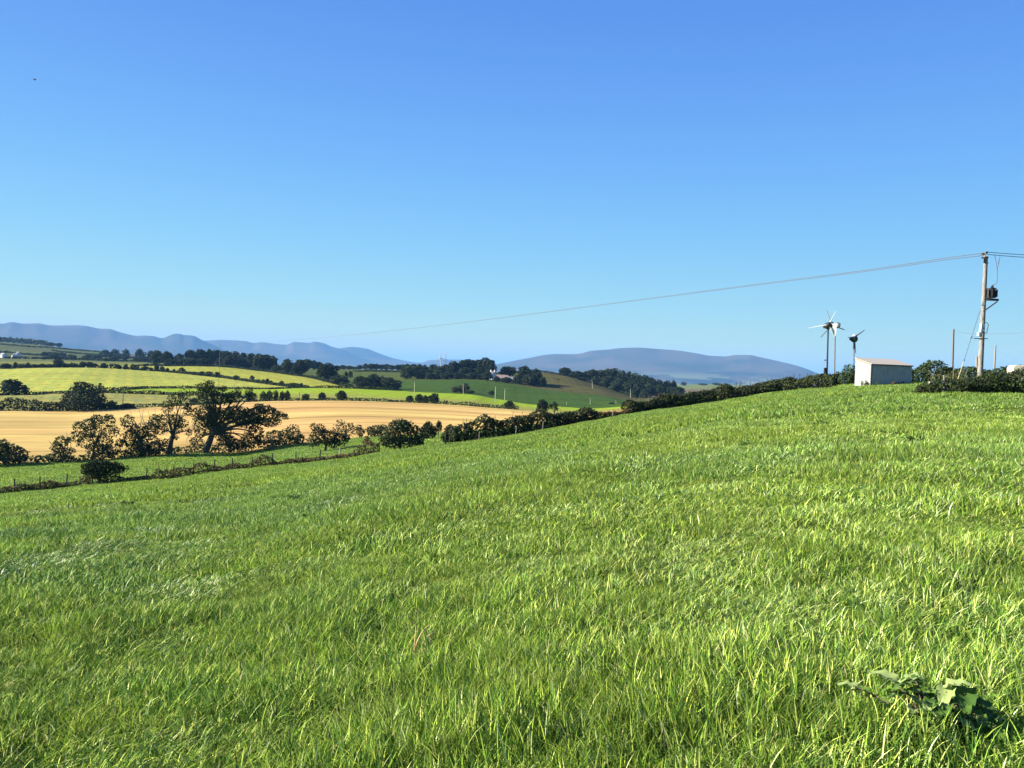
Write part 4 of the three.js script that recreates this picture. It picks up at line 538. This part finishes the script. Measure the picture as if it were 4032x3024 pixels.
{
  const D = 124, base = onGround(3282, D), hub = P(...z2(520, 335), D), t = thing('small_wind_turbine', 'small turbine with a white cowl and grey blades, right of the pair', 'wind turbine', base);
  part('tower', bar(base.clone().add(V(0, -0.4, 0)), P(...z2(572, 500), D), 0.11, 0.09, 10), galv, t);
  const q = (x, y, dd) => P(...z2(x, y), D + dd), sh = [[498, 318], [520, 306], [600, 300], [622, 316], [600, 372], [586, 505], [572, 518], [556, 512], [520, 400]];
  { const pos = [], idx = []; const n = sh.length; for (const dd of [-0.45, 0.45]) for (const [x, y] of sh) { const k = y > 450 ? 0.35 : 1, p = q(x, y, dd * k); pos.push(p.x, p.y, p.z); } for (let i = 1; i < n - 1; i++) idx.push(0, i, i + 1, n, n + i + 1, n + i); for (let i = 0; i < n; i++) { const j = (i + 1) % n; idx.push(i, i + n, j, j, i + n, j + n); } const g = new THREE.BufferGeometry(); g.setAttribute('position', new THREE.Float32BufferAttribute(pos, 3)); g.setIndex(idx); const f = g.toNonIndexed(); f.computeVertexNormals(); part('cowl', f, white, t); }
  part('generator', bar(q(606, 335, 0), q(648, 338, -0.1), 0.44, 0.40, 14), galv, t);
  for (const [x, y] of [[440, 90], [728, 408], [338, 532]]) part('blade', bladeGeo(hub.clone(), P(...z2(x, y), D + 0.7), 0.18, 0.12, 0.05, toEye(hub)), greyBlade, t);
  const hg = new THREE.SphereGeometry(0.4, 12, 8); const hc = q(510, 318, 0.5); hg.translate(hc.x, hc.y, hc.z); part('hub', hg, darkSteel, t);
}
{
  const D = 120, base = onGround(3358, D), hub = P(...z2(885, 560), D), t = thing('small_wind_turbine', 'shorter turbine with a round black generator, behind the shed', 'wind turbine', base);
  part('tower', bar(base.clone().add(V(0, -0.4, 0)), P(...z2(880, 720), D), 0.10, 0.09, 10), galv, t);
  part('upper_mast', bar(P(...z2(880, 722), D), P(...z2(885, 600), D), 0.15, 0.13, 10), darkSteel, t);
  const g = new THREE.SphereGeometry(0.50, 14, 10); g.translate(hub.x, hub.y, hub.z); part('generator', g, darkSteel, t);
  part('tail_cone', bar(P(...z2(850, 560), D - 0.3), P(...z2(815, 558), D - 0.2), 0.26, 0.22, 10), darkSteel, t);
  const cap = new THREE.CylinderGeometry(0.16, 0.42, 0.3, 12); cap.translate(hub.x + 0.02, hub.y + 0.48, hub.z); part('cowl', cap, white, t);
  const h2 = P(...z2(888, 530), D - 0.7);
  for (const [x, y, dd] of [[1056, 414, 0.4], [782, 538, -2.2], [908, 792, 0.8]]) part('blade', bladeGeo(h2.clone(), P(...z2(x, y), D + dd), 0.22, 0.09, 0.05, toEye(hub)), greyBlade, t);
}

// power pole with transformer
const z4 = (x, y) => [3732 + x / 4.147, 950 + y / 4.147];
const PD = 57, poleBase = onGround(3853, PD), poleTop = P(...z4(622, 262), PD);
{
  const t = thing('power_pole', 'tall weathered timber power pole carrying a transformer at the right', 'utility pole', poleBase), at = (x, y, dd = 0) => P(...z4(x, y), PD + dd);
  const g = new THREE.CylinderGeometry(0.115, 0.17, poleTop.distanceTo(poleBase) + 0.6, 14, 10), dir = poleTop.clone().sub(poleBase).normalize(); g.applyQuaternion(new THREE.Quaternion().setFromUnitVectors(up, dir)); const mid = poleBase.clone().add(poleTop).multiplyScalar(0.5).addScaledVector(dir, -0.3); g.translate(mid.x, mid.y, mid.z); const uv = g.attributes.uv; for (let i = 0; i < uv.count; i++) uv.setXY(i, uv.getX(i), uv.getY(i) * 8); part('post', g, poleMat, t);
  part('crossarm', bar(at(558, 222, 0.5), at(640, 182, -0.3), 0.07, 0.07, 8), darkSteel, t);
  part('crossarm', bar(at(562, 268, 0.4), at(650, 262, -0.4), 0.06, 0.06, 8), darkSteel, t);
  for (const [x, y, dd] of [[575, 205, 0.3], [622, 178, -0.2], [606, 235, 0]]) part('insulator', bar(at(x, y + 24, dd), at(x, y - 6, dd), 0.075, 0.05, 8), rustMat, t);
  part('earth_strap', boxAt(0.07, 0.30, 0.06, ...at(596, 318, -0.17).toArray()), darkSteel, t);
  part('pole_step', bar(at(636, 357), at(672, 357), 0.018, 0.018, 6), darkSteel, t);
  // transformer on its bracket
  const tc = at(706, 852, -0.1), tank = new THREE.CylinderGeometry(0.27, 0.27, 0.56, 16); tank.translate(tc.x, tc.y, tc.z); const tr = part('transformer', tank, darkSteel, t);
  for (let k = 0; k < 10; k++) { const a = k / 10 * 6.283, f = new THREE.BoxGeometry(0.10, 0.46, 0.022); f.translate(0.31, 0, 0); f.rotateY(a); f.translate(tc.x - poleBase.x - 0, tc.y - poleBase.y, tc.z - poleBase.z); part('cooling_fin', f, darkSteel, tr, false); }
  const lid = new THREE.CylinderGeometry(0.29, 0.29, 0.04, 16); lid.translate(tc.x, tc.y + 0.30, tc.z); part('lid', lid, darkSteel, t);
  part('bushing', bar(at(732, 790, -0.1), at(730, 715, -0.1), 0.085, 0.05, 8), darkSteel, t); part('bushing', bar(at(712, 790, -0.25), at(712, 735, -0.25), 0.06, 0.04, 8), darkSteel, t);
  part('gauge_box', boxAt(0.13, 0.16, 0.13, ...at(655, 812, -0.1).toArray()), galv, t);
  part('bracket_arm', bar(at(585, 948), at(832, 958, -0.1), 0.075, 0.07, 6), darkSteel, t);
  part('bracket_brace', bar(at(572, 1152, -0.1), at(812, 980, -0.1), 0.04, 0.04, 6), darkSteel, t);
  // fuse boxes, anti-climb spikes, cables
  for (const [x, y, w, h, dd] of [[562, 1380, 0.26, 0.22, -0.2], [556, 1452, 0.27, 0.17, -0.2], [512, 1515, 0.17, 0.22, -0.12]]) { const p = at(x, y, dd); part('fuse_box', boxAt(w, h, 0.16, p.x, p.y, p.z, 0.2), white, t); }
  part('anti_climb_bar', bar(at(425, 1585, -0.15), at(655, 1590, -0.15), 0.028, 0.028, 6), darkSteel, t); part('anti_climb_bar', bar(at(540, 1586, 0.7), at(545, 1592, -0.8), 0.028, 0.028, 6), darkSteel, t);
  part('service_cable', limb([at(596, 1330), at(640, 1330, -0.1), at(662, 1370, -0.1), at(645, 1430, -0.1), at(638, 1490, -0.1), at(605, 1500)], 0.02, 0.02, 6, 20), darkSteel, t);
  part('jumper_cable', limb([at(738, 715, -0.1), at(790, 690, -0.1), at(808, 600), at(804, 450), at(786, 320), at(762, 225)], 0.014, 0.014, 5, 20), wireMat, t);
  part('jumper_cable', limb([at(808, 470), at(826, 370), at(848, 270), at(850, 235)], 0.014, 0.014, 5, 12), wireMat, t);
  part('pole_clamp', bar(at(560, 1030), at(600, 1040), 0.16, 0.16, 10), galv, t);
  part('surge_arrester', bar(at(826, 385), at(838, 290), 0.022, 0.022, 6), galv, t);
}
{ // stay wire with its insulators and yellow guard
  const a = P(...z4(530, 1120), PD), gb = onGround(3752, 53.5), t = thing('stay_wire', 'thin stay wire with a yellow guard slanting down from the power pole', 'cable', gb);
  const d = (s) => a.clone().lerp(gb, s);
  part('wire', bar(d(0), d(1), 0.014, 0.014, 5), wireMat, t); part('insulator', bar(d(0.325), d(0.35), 0.045, 0.045, 8), galv, t);
  part('guard', bar(d(0.63), d(0.985), 0.022, 0.022, 8), yellowGuard, t); part('grip', bar(d(0.60), d(0.632), 0.04, 0.03, 8), galv, t);
}
function cable(name, label, pts, r, group) { const g = limb(pts, r, r, 5, 90), o = pts[0].clone(); g.translate(-o.x, -o.y, -o.z); const m = new THREE.Mesh(g, wireMat); m.name = numbered(name); m.position.copy(o); scene.add(m); return tag(m, label, 'cable', group); }
{ // two conductors from the pole down to the valley, and on to the right
  const run = (dv, off) => [[3872, 1000 + dv, PD], [3732, 1018 + dv * 0.8, 61], [3400, 1067 + dv * 0.55, 72], [3000, 1118 + dv * 0.4, 90], [2500, 1183 + dv * 0.3, 122], [2000, 1248 + dv * 0.2, 172], [1572, 1299 + dv * 0.2, 245], [1290, 1327, 330], [1056, 1346, 450], [870, 1360, 620]].map(([u, v, d]) => P(u, v, d + off));
  cable('power_line', 'upper wire of the pair dipping left from the power pole', run(-4, 0), 0.025); cable('power_line', 'lower wire of the pair dipping left from the power pole', run(5, -0.6), 0.025);
  cable('power_line', 'upper wire running right out of the picture from the power pole', [P(...z4(640, 178), PD), P(4032, 1003, 60), P(4300, 1010, 68), P(4800, 1010, 90)], 0.020); cable('power_line', 'lower wire running right out of the picture from the power pole', [P(...z4(640, 215), PD), P(4032, 1013, 59), P(4300, 1022, 67), P(4800, 1024, 89)], 0.020);
  const b = onGround(860, 640), t = thing('line_pole', 'far pole of the wire pair, almost hidden by the ridge wood', 'utility pole', b); part('post', bar(b.clone().add(V(0, -0.4, 0)), P(866, 1360, 640), 0.17, 0.12, 8), poleMat, t); const c = P(866, 1362, 640); part('crossarm', boxAt(2, 0.14, 0.14, c.x, c.y, c.z), darkSteel, t);
}
// plain poles
function linePole(u, vTop, d, lean, label, arm, r = 0.12, mat = poleMat) {
  const b = onGround(u, d), top = P(u + lean, vTop, d), t = thing('line_pole', label, 'utility pole', b); part('post', bar(b.clone().add(V(0, -0.4, 0)), top, r * 1.25, r, 8), mat, t);
  if (arm) { const c = P(u + lean, vTop + 3, d); part('crossarm', boxAt(arm, 0.14, 0.12, c.x, c.y, c.z, 0.3), darkSteel, t); for (const s of [-1, 1]) { const g = new THREE.CylinderGeometry(0.05, 0.07, 0.22, 6); g.translate(c.x + s * arm * 0.42, c.y + 0.17, c.z - s * arm * 0.13); part('insulator', g, white, t); } }
  return t;
}
linePole(3744, 1296, 118, 10, 'pale tall pole on the hilltop left of the stay wire', 0, 0.14, galv); linePole(3843, 1404, 125, 3, 'short grey post just left of the power pole foot', 0, 0.13); linePole(3908, 1360, 125, 12, 'thin dark pole right of the power pole', 0, 0.1);
cable('service_line', 'thin wire sagging from the pale pole past the power pole', [P(3755, 1302, 118), P(3800, 1311, 115), P(3860, 1314, 112), P(3950, 1314, 108), P(4032, 1310, 104), P(4200, 1296, 98)], 0.014);
linePole(482, 1539, 323, 4, 'white pole on the far barley edge right of the round dark oak', 1.6, 0.13, deadMat); linePole(1178, 1544, 330, 1, 'short pole beyond the barley beside the grey-green bush', 0, 0.13, deadMat);
const paleWood = new THREE.MeshStandardMaterial({ color: rgb(0.42, 0.40, 0.28), roughness: 0.95 });
linePole(1630, 1504, 420, 3, 'pole with a crossarm above the four thorn trees', 2.4, 0.15, paleWood); linePole(1823, 1510, 448, 1, 'pole standing in front of the brownish scrub', 0.9, 0.13, paleWood); linePole(1949, 1522, 385, 3, 'tallest pole on the bright strip, left of two', 0.9, 0.15, paleWood); linePole(1986, 1529, 428, 3, 'pole with a crossarm right of the tallest pole on the strip', 2.4, 0.15, paleWood);
linePole(2323, 1569, 455, 2, 'forked pole on the dark field above the reddish weeds', 2.0, 0.12, paleWood); linePole(2425, 1576, 455, 1, 'thin pole beside the round bush beyond the weeds', 1.4, 0.1, paleWood); linePole(2230, 1582, 430, 1, 'short pole above the overgrown hedge', 0, 0.1, paleWood); linePole(2331, 1497, 660, 0, 'left pole at the foot of the hillside wood', 0, 0.16, paleWood); linePole(2482, 1531, 640, 0, 'right pole at the foot of the hillside wood', 0, 0.16, paleWood);

{ // fence below the meadow: posts and wires
  const us = [-30, 66, 165, 269, 372, 476, 584, 690, 770, 850, 921, 1001, 1080, 1170, 1265, 1346, 1420, 1498, 1560, 1672, 1760], posts = us.map((u) => onGround(u, pchip(lines[1].a, lines[1].d, azOf(u)) + 0.3)), R = rng(95);
  const t = thing('wire_fence', 'post and wire fence along the bottom of the meadow', 'fence', posts[0].clone()), tops = [];
  posts.forEach((p, i) => { const h = 1.25 + 0.22 * R(), e = p.clone().add(V((R() - 0.5) * 0.12, h, (R() - 0.5) * 0.12)); tops.push(e); part('post', bar(p.clone().add(V(0, -0.3, 0)), e, 0.075, 0.065, 7), i === 15 ? paleWood : barkMat, t); });
  for (const f of [0.35, 0.62, 0.9]) part('wire', limb(posts.map((p, i) => p.clone().lerp(tops[i], f)), 0.006, 0.006, 3, 120), wireMat, t);
}
{ // posts in the long hedge and weeds
  let n = 0; for (const [u, vt] of [[1890, 1700], [2035, 1680], [2140, 1655], [2414, 1626]]) { const d = pchip(lines[1].a, lines[1].d, azOf(u)) - 0.9, b = onGround(u, d), t = thing('hedge_post', ['whitish fence post standing before the overgrown hedge, lowest', 'second whitish fence post before the overgrown hedge', 'third whitish fence post before the overgrown hedge', 'pale fence post among the reddish weeds'][n++], 'post', b); part('post', bar(b.clone().add(V(0, -0.3, 0)), b.clone().add(V(0.05, 1.05, 0)), 0.06, 0.055, 7), deadMat, t); part('cap', bar(b.clone().add(V(0.05, 1.05, 0)), b.clone().add(V(0.05, 1.09, 0)), 0.055, 0.02, 7), deadMat, t); }
  const b = onGround(3715, 52), t = thing('leaning_post', 'weathered leaning fence post with a pale broken rail in the nettles', 'fence', b); part('post', bar(b.clone().add(V(0, -0.3, 0)), P(3718, 1477, 52), 0.07, 0.055, 8), deadMat, t); part('rail', bar(P(3658, 1506, 51.2), P(3716, 1508, 51.9), 0.07, 0.05, 6), creamMat, t);
}
{ // cream caravan cut by the right edge
  const D = 100, a = onGround(3985, D), t = thing('caravan', 'cream caravan behind the weeds at the right edge', 'caravan', a), w = 6.2, h0 = P(3985, 1437, D).y - a.y, s = new THREE.Shape(); s.moveTo(0, 0.4); s.lineTo(w, 0.4); s.lineTo(w, h0 - 0.15); s.quadraticCurveTo(w, h0, w - 0.3, h0); s.lineTo(0.35, h0 - 0.05); s.quadraticCurveTo(0, h0 - 0.05, 0, h0 - 0.4); s.closePath();
  const g = new THREE.ExtrudeGeometry(s, { depth: 2.2, bevelEnabled: true, bevelSize: 0.05, bevelThickness: 0.05, bevelSegments: 2 }); g.translate(0, 0, -2.2); part('body', g, creamMat, t, false); t.rotation.y = -0.3;
  for (const x of [0.75, 2.6, 4.3]) { const f = part('window', boxAt(1.1, 0.7, 0.04, x + 0.5, h0 * 0.62, 0.075), glassMat, t, false); part('frame', boxAt(1.2, 0.05, 0.05, x + 0.5, h0 * 0.62 - 0.38, 0.08), white, f, false); }
  part('trim', boxAt(w - 0.1, 0.07, 0.03, w / 2, h0 * 0.4, 0.07), stoneMat, t, false);
  for (const x of [2.6, 3.4]) { const wg = new THREE.CylinderGeometry(0.32, 0.32, 0.2, 14); wg.rotateX(Math.PI / 2); wg.translate(x, 0.32, 0.0); part('wheel', wg, darkSteel, t, false); } part('drawbar', bar(V(-1.2, 0.45, -1.1), V(0.1, 0.5, -1.1), 0.05, 0.05, 6), darkSteel, t, false); part('jockey_wheel', bar(V(-1.1, -0.1, -1.1), V(-1.1, 0.6, -1.1), 0.05, 0.05, 8), darkSteel, t, false);
}
// ---- far buildings
function house(name, label, u, d, w, deep, h, rise, turn, wall, roofm, opt = {}) {
  const b = onGround(u, d), t = thing(name, label, 'building', b); t.rotation.y = turn;
  const s = new THREE.Shape([new THREE.Vector2(-deep / 2, -0.8), new THREE.Vector2(deep / 2, -0.8), new THREE.Vector2(deep / 2, h), new THREE.Vector2(0, h + rise), new THREE.Vector2(-deep / 2, h)]), g = new THREE.ExtrudeGeometry(s, { depth: w, bevelEnabled: false }); g.translate(0, 0, -w / 2); g.rotateY(Math.PI / 2); part('wall', g, wall, t, false);
  const sl = Math.atan2(rise, deep / 2), len = deep / 2 / Math.cos(sl) + 0.4;
  const roof = [-1, 1].map((q) => { const r = new THREE.BoxGeometry(w + 0.5, 0.18, len); r.translate(0, 0.12, q * (len / 2 - 0.02)); r.rotateX(q * sl); r.translate(0, h + rise, 0); return part('roof', r, roofm, t, false); });
  for (const x of opt.chimneys ?? []) { const c = part('chimney', boxAt(0.9, 1.8, 0.9, x, h + rise + 0.5, 0), opt.stack ?? wall, t, false); part('pot', boxAt(0.35, 0.5, 0.35, x, h + rise + 1.65, 0), pinkRoof, c, false); }
  for (const [x, y] of opt.windows ?? []) part('window', boxAt(1, 1.3, 0.08, x, y, deep / 2 + 0.05), glassMat, t, false);
  for (const [z, y] of opt.gableWindows ?? []) part('window', boxAt(0.08, 1.3, 1, -w / 2 - 0.05, y, z), glassMat, t, false);
  if (opt.door) part('door', boxAt(1, 2, 0.08, opt.door, 1, deep / 2 + 0.05), pinkRoof, t, false);
  return t;
}
house('white_farmhouse', 'white farmhouse with chimneys on the far left hillside', 66, 1340, 9.5, 7, 4.6, 3, -0.72, limewash, slate, { chimneys: [-4.2, 4.2], windows: [[-2.6, 1.5], [2.6, 1.5], [-2.6, 3.8], [2.6, 3.8]], gableWindows: [[0, 3.6]], door: 0 });
house('grey_barn', 'grey barn with a white gable at the far left edge', 8, 1330, 12, 7, 3.4, 3, -0.62, limewash, stoneMat, { windows: [[-3, 1.5], [3, 1.5]], door: 0 });
house('white_wing', 'low white wing built onto the left side of the white farmhouse', 50, 1335, 5, 5, 3.2, 2, -0.72, limewash, slate, { chimneys: [1.8], windows: [[0, 1.4]] });
house('far_barn', 'long pale-roofed barns among trees at the far left', 505, 1520, 18, 8, 3, 2.2, 0.1, stoneMat, galv, { windows: [[-5, 1.5], [0, 1.5], [5, 1.5]] });
house('hidden_farmhouse', 'white gabled farmhouse half hidden by the wood in the centre', 1936, 690, 6, 5, 4.2, 3.0, -1.05, limewash, slate, { chimneys: [-3.4, 3.4], windows: [[-2, 1.5], [2, 1.5], [-2, 3.9], [2, 3.9]], gableWindows: [[0, 2]], door: 0 });
house('farm_outbuilding', 'low pinkish-roofed outbuilding right of the half-hidden farmhouse', 1972, 668, 11, 6, 2.8, 2.6, -0.1, stoneMat, pinkRoof, { windows: [[-3, 1.4], [3, 1.4]], door: 0.4 });
house('farm_outbuilding', 'grey stone outbuilding farthest right of the half-hidden farm', 2012, 664, 9, 6, 2.6, 2.2, -0.05, stoneMat, stoneMat, { windows: [[2, 1.4]], door: -1.5 });
// ---- far wind turbines
for (const [u, vh, ph, lab, w] of [[1733, 1410, 0.05, 'far white wind turbine on the skyline, left of two', 1], [1751, 1410, -0.35, 'far white wind turbine on the skyline, right of two', 1]]) {
  const D = 1450, b = onGround(u, D), hub = P(u, vh, D), t = thing('far_wind_turbine', lab, 'wind turbine', b); part('tower', bar(b.clone().add(V(0, -1, 0)), hub, 0.95, 0.55, 10), white, t);
  part('nacelle', boxAt(1.7, 1.9, 4, hub.x, hub.y + 0.3, hub.z), white, t); const hg = new THREE.SphereGeometry(1.1, 10, 8); hg.translate(hub.x, hub.y + 0.2, hub.z + 2.2); part('hub', hg, white, t);
  for (let k = 0; k < 3; k++) { const a = ph * -1 + k * 2.094, r0 = hub.clone().add(V(0, 0.2, 2.3)), e = r0.clone().add(V(Math.sin(a) * 11, Math.cos(a) * 11, 0.2)); part('blade', bladeGeo(r0, e, 1.5, 0.6, 0.5, V(0, 0, 1)), white, t); }
}

// ---- small things in the meadow and the sky
{ const R = rng(97), W8 = ['at the far left below the round thorn tree', 'alone on the left slope', 'upper one of two in the middle left', 'lower one of two in the middle left', 'on the crest right of the middle', 'largest, just below the shed', 'right of the middle, half way up', 'left one of two below the shed', 'lower of two below the shed', 'below the nettle bank', 'below the reddish weeds', 'just left of the nettle bank']; let w8 = 0; for (const [u, v, s] of [[335, 1944, 1.1], [500, 1992, 0.4], [1158, 1972, 0.3], [1210, 2050, 0.3], [2791, 1676, 0.45], [3367, 1578, 0.9], [2946, 1760, 0.3], [3293, 1644, 0.55], [3227, 1680, 0.45], [3596, 1746, 0.35], [2466, 1724, 0.35], [3560, 1620, 0.5]]) {
  const p = hit(u, v), t = thing('weed_tuft', 'dark leafy weed tuft in the meadow, ' + W8[w8++], 'weed', p, 'dark weed tufts in the meadow'), L = new Leaves(), stems = [];
  for (let k = 0; k < 9; k++) { const a = p.clone().add(V((R() - 0.5) * s, -0.03, (R() - 0.5) * s * 0.7)), e = a.clone().add(V((R() - 0.5) * 0.3 * s, 0.10 + 0.2 * s * (0.4 + R()), (R() - 0.5) * 0.3 * s)); stems.push(bar(a, e, 0.008, 0.004, 4)); for (let j = 0; j < 16; j++) L.add(a.clone().lerp(e, 0.2 + 0.8 * R()).add(V((R() - 0.5) * 0.2 * s, 0, (R() - 0.5) * 0.2 * s)), V(0, 1, 0), 0.035 + 0.045 * s, R, tint(rgb(0.13, 0.22, 0.035), R), 1.9); }
  part('stems', merge(stems), barkMat, t).userData.kind = 'stuff'; part('foliage', L.geo(), weedMat, t);
} }
{ // broad-leaved dock in the near grass
  const R = rng(98), c = hit(3700, 2880), t = thing('dock_plant', 'broad-leaved dock plant in the grass at the lower right', 'plant', c), m = mpp(3700, Math.hypot(c.x, c.z));
  const mats = [rgb(0.12, 0.22, 0.025), rgb(0.08, 0.16, 0.02), rgb(0.30, 0.38, 0.12), rgb(0.055, 0.12, 0.018)].map((k) => new THREE.MeshPhysicalMaterial({ color: k, roughness: 0.85, transmission: 0.25, thickness: 0, specularIntensity: 0.3, side: DS })), stemM = new THREE.MeshStandardMaterial({ color: rgb(0.2, 0.12, 0.07), roughness: 0.9 });  // sunlight painted into the palest leaf tone, shade into the darkest
  for (const [u, v, len, wid, h, mi] of [[3395, 2838, 0.14, 0.045, 0.17, 2], [3430, 2850, 0.12, 0.05, 0.16, 1], [3520, 2840, 0.17, 0.075, 0.24, 2], [3548, 2862, 0.13, 0.07, 0.18, 0], [3575, 2820, 0.16, 0.06, 0.26, 3], [3595, 2800, 0.15, 0.05, 0.27, 2], [3490, 2885, 0.13, 0.06, 0.13, 0], [3610, 2890, 0.18, 0.08, 0.17, 3], [3655, 2880, 0.16, 0.06, 0.18, 0], [3690, 2850, 0.17, 0.06, 0.23, 2], [3725, 2810, 0.17, 0.06, 0.27, 2], [3755, 2845, 0.18, 0.08, 0.23, 3], [3785, 2890, 0.18, 0.05, 0.16, 0], [3735, 2935, 0.12, 0.05, 0.11, 2], [3845, 2930, 0.12, 0.05, 0.12, 2], [3680, 2905, 0.15, 0.07, 0.14, 1], [3810, 2865, 0.15, 0.06, 0.19, 3], [3640, 2845, 0.15, 0.07, 0.22, 1], ...Array.from({ length: 44 }, (_, k) => [3560 + 330 * R(), 2860 + 60 * R(), 0.08 + 0.07 * R(), 0.035 + 0.03 * R(), 0.04 + 0.15 * R(), k % 4])]) {
    const root = c.clone().add(V((u - 3690) * m * 0.35, 0.0, (R() - 0.5) * 0.14)), at = V(c.x + (u - 3700) * m, c.y + h * 0.86, c.z + (R() - 0.5) * 0.26 - (v - 2865) * -0.0006);
    const yaw = Math.atan2(at.x - root.x, at.z - root.z) + (R() - 0.5) * 1.6, pitch = -0.55 + 0.8 * R(), pos = [], idx = [], S = 8, Wn = 4;
    for (let s = 0; s <= S; s++) for (let k = 0; k <= Wn; k++) { const tt = s / S, q = k / Wn * 2 - 1, w = wid * 1.15 * Math.sin(Math.PI * Math.pow(tt, 0.75)) * 0.5 * (1 + 0.12 * Math.sin(tt * 23 + q * 2)) + 0.002, ll = len * 0.78; pos.push(q * w, Math.abs(q) * w * 0.4 + 0.009 * Math.sin(tt * 17 + q * 3) * Math.abs(q) - tt * tt * ll * 0.35, tt * ll - ll * 0.4); }
    for (let s = 0; s < S; s++) for (let k = 0; k < Wn; k++) { const a = s * (Wn + 1) + k, b = a + Wn + 1; idx.push(a, b, b + 1, a, b + 1, a + 1); }
    const g = new THREE.BufferGeometry(); g.setAttribute('position', new THREE.Float32BufferAttribute(pos, 3)); g.setIndex(idx); g.rotateX(pitch); g.rotateY(yaw); g.translate(at.x, at.y, at.z); g.computeVertexNormals(); part('leaf', g, mats[mi], t);
    part('stalk', limb([root, root.clone().lerp(at, 0.5).add(V(0, 0.03, 0)), at], 0.0035, 0.002, 5, 5), stemM, t);
  }
}
{ // withered straw-coloured stalks
  const R = rng(99), c = hit(1632, 2610), d = Math.hypot(c.x, c.z), t = thing('withered_stalk', 'withered straw-coloured stalk standing in the near grass', 'plant', c), strawM = new THREE.MeshStandardMaterial({ color: rgb(0.52, 0.36, 0.16), roughness: 0.9, side: DS });
  for (const pts of [[[1632, 2625], [1636, 2570], [1634, 2520], [1638, 2460], [1618, 2450]], [[1636, 2590], [1648, 2570], [1680, 2550], [1700, 2525]], [[1640, 2575], [1660, 2545], [1690, 2500], [1712, 2494]], [[1634, 2560], [1642, 2530], [1656, 2500], [1668, 2480], [1692, 2460]], [[1640, 2600], [1632, 2560], [1632, 2530]], [[1622, 2620], [1640, 2600], [1648, 2580]], [[1652, 2575], [1660, 2600], [1664, 2612]]]) part('stalk', limb(pts.map(([u, v]) => P(u, v, d - 0.05 + 0.04 * (R() - 0.5))), 0.0065, 0.003, 5, 8), strawM, t);
}
{ // bird
  const D = 70, c = P(137, 313, D), t = thing('flying_bird', 'tiny dark bird high in the sky at the upper left', 'bird', c), m = new THREE.MeshStandardMaterial({ color: rgb(0.02, 0.02, 0.025), roughness: 0.8 });
  const b = new THREE.SphereGeometry(0.06, 10, 8); b.scale(1.2, 0.9, 2.0); const body = part('body', b, m, t, false); const tl = new THREE.ConeGeometry(0.05, 0.12, 6); tl.rotateX(-Math.PI / 2); tl.translate(0, 0, 0.16); part('tail', tl, m, t, false);
  for (const s of [-1, 1]) { const sh = new THREE.BufferGeometry(); sh.setAttribute('position', new THREE.Float32BufferAttribute([s * 0.04, 0.02, -0.07, s * 0.2, 0.07, -0.06, s * 0.24, 0.06, 0.0, s * 0.04, 0.02, 0.06, s * 0.12, 0.035, 0.05], 3)); sh.setIndex([0, 1, 2, 0, 2, 4, 0, 4, 3]); const f = sh.toNonIndexed(); f.computeVertexNormals(); const wm = part('wing', f, new THREE.MeshStandardMaterial({ color: rgb(0.02, 0.02, 0.025), roughness: 0.8, side: DS }), t, false); }
  t.rotation.set(0.2, 0.6, 0.2);
}

scene.traverse((o) => { if (o.isMesh) { o.castShadow = true; o.receiveShadow = true; } });
renderer.render(scene, camera);
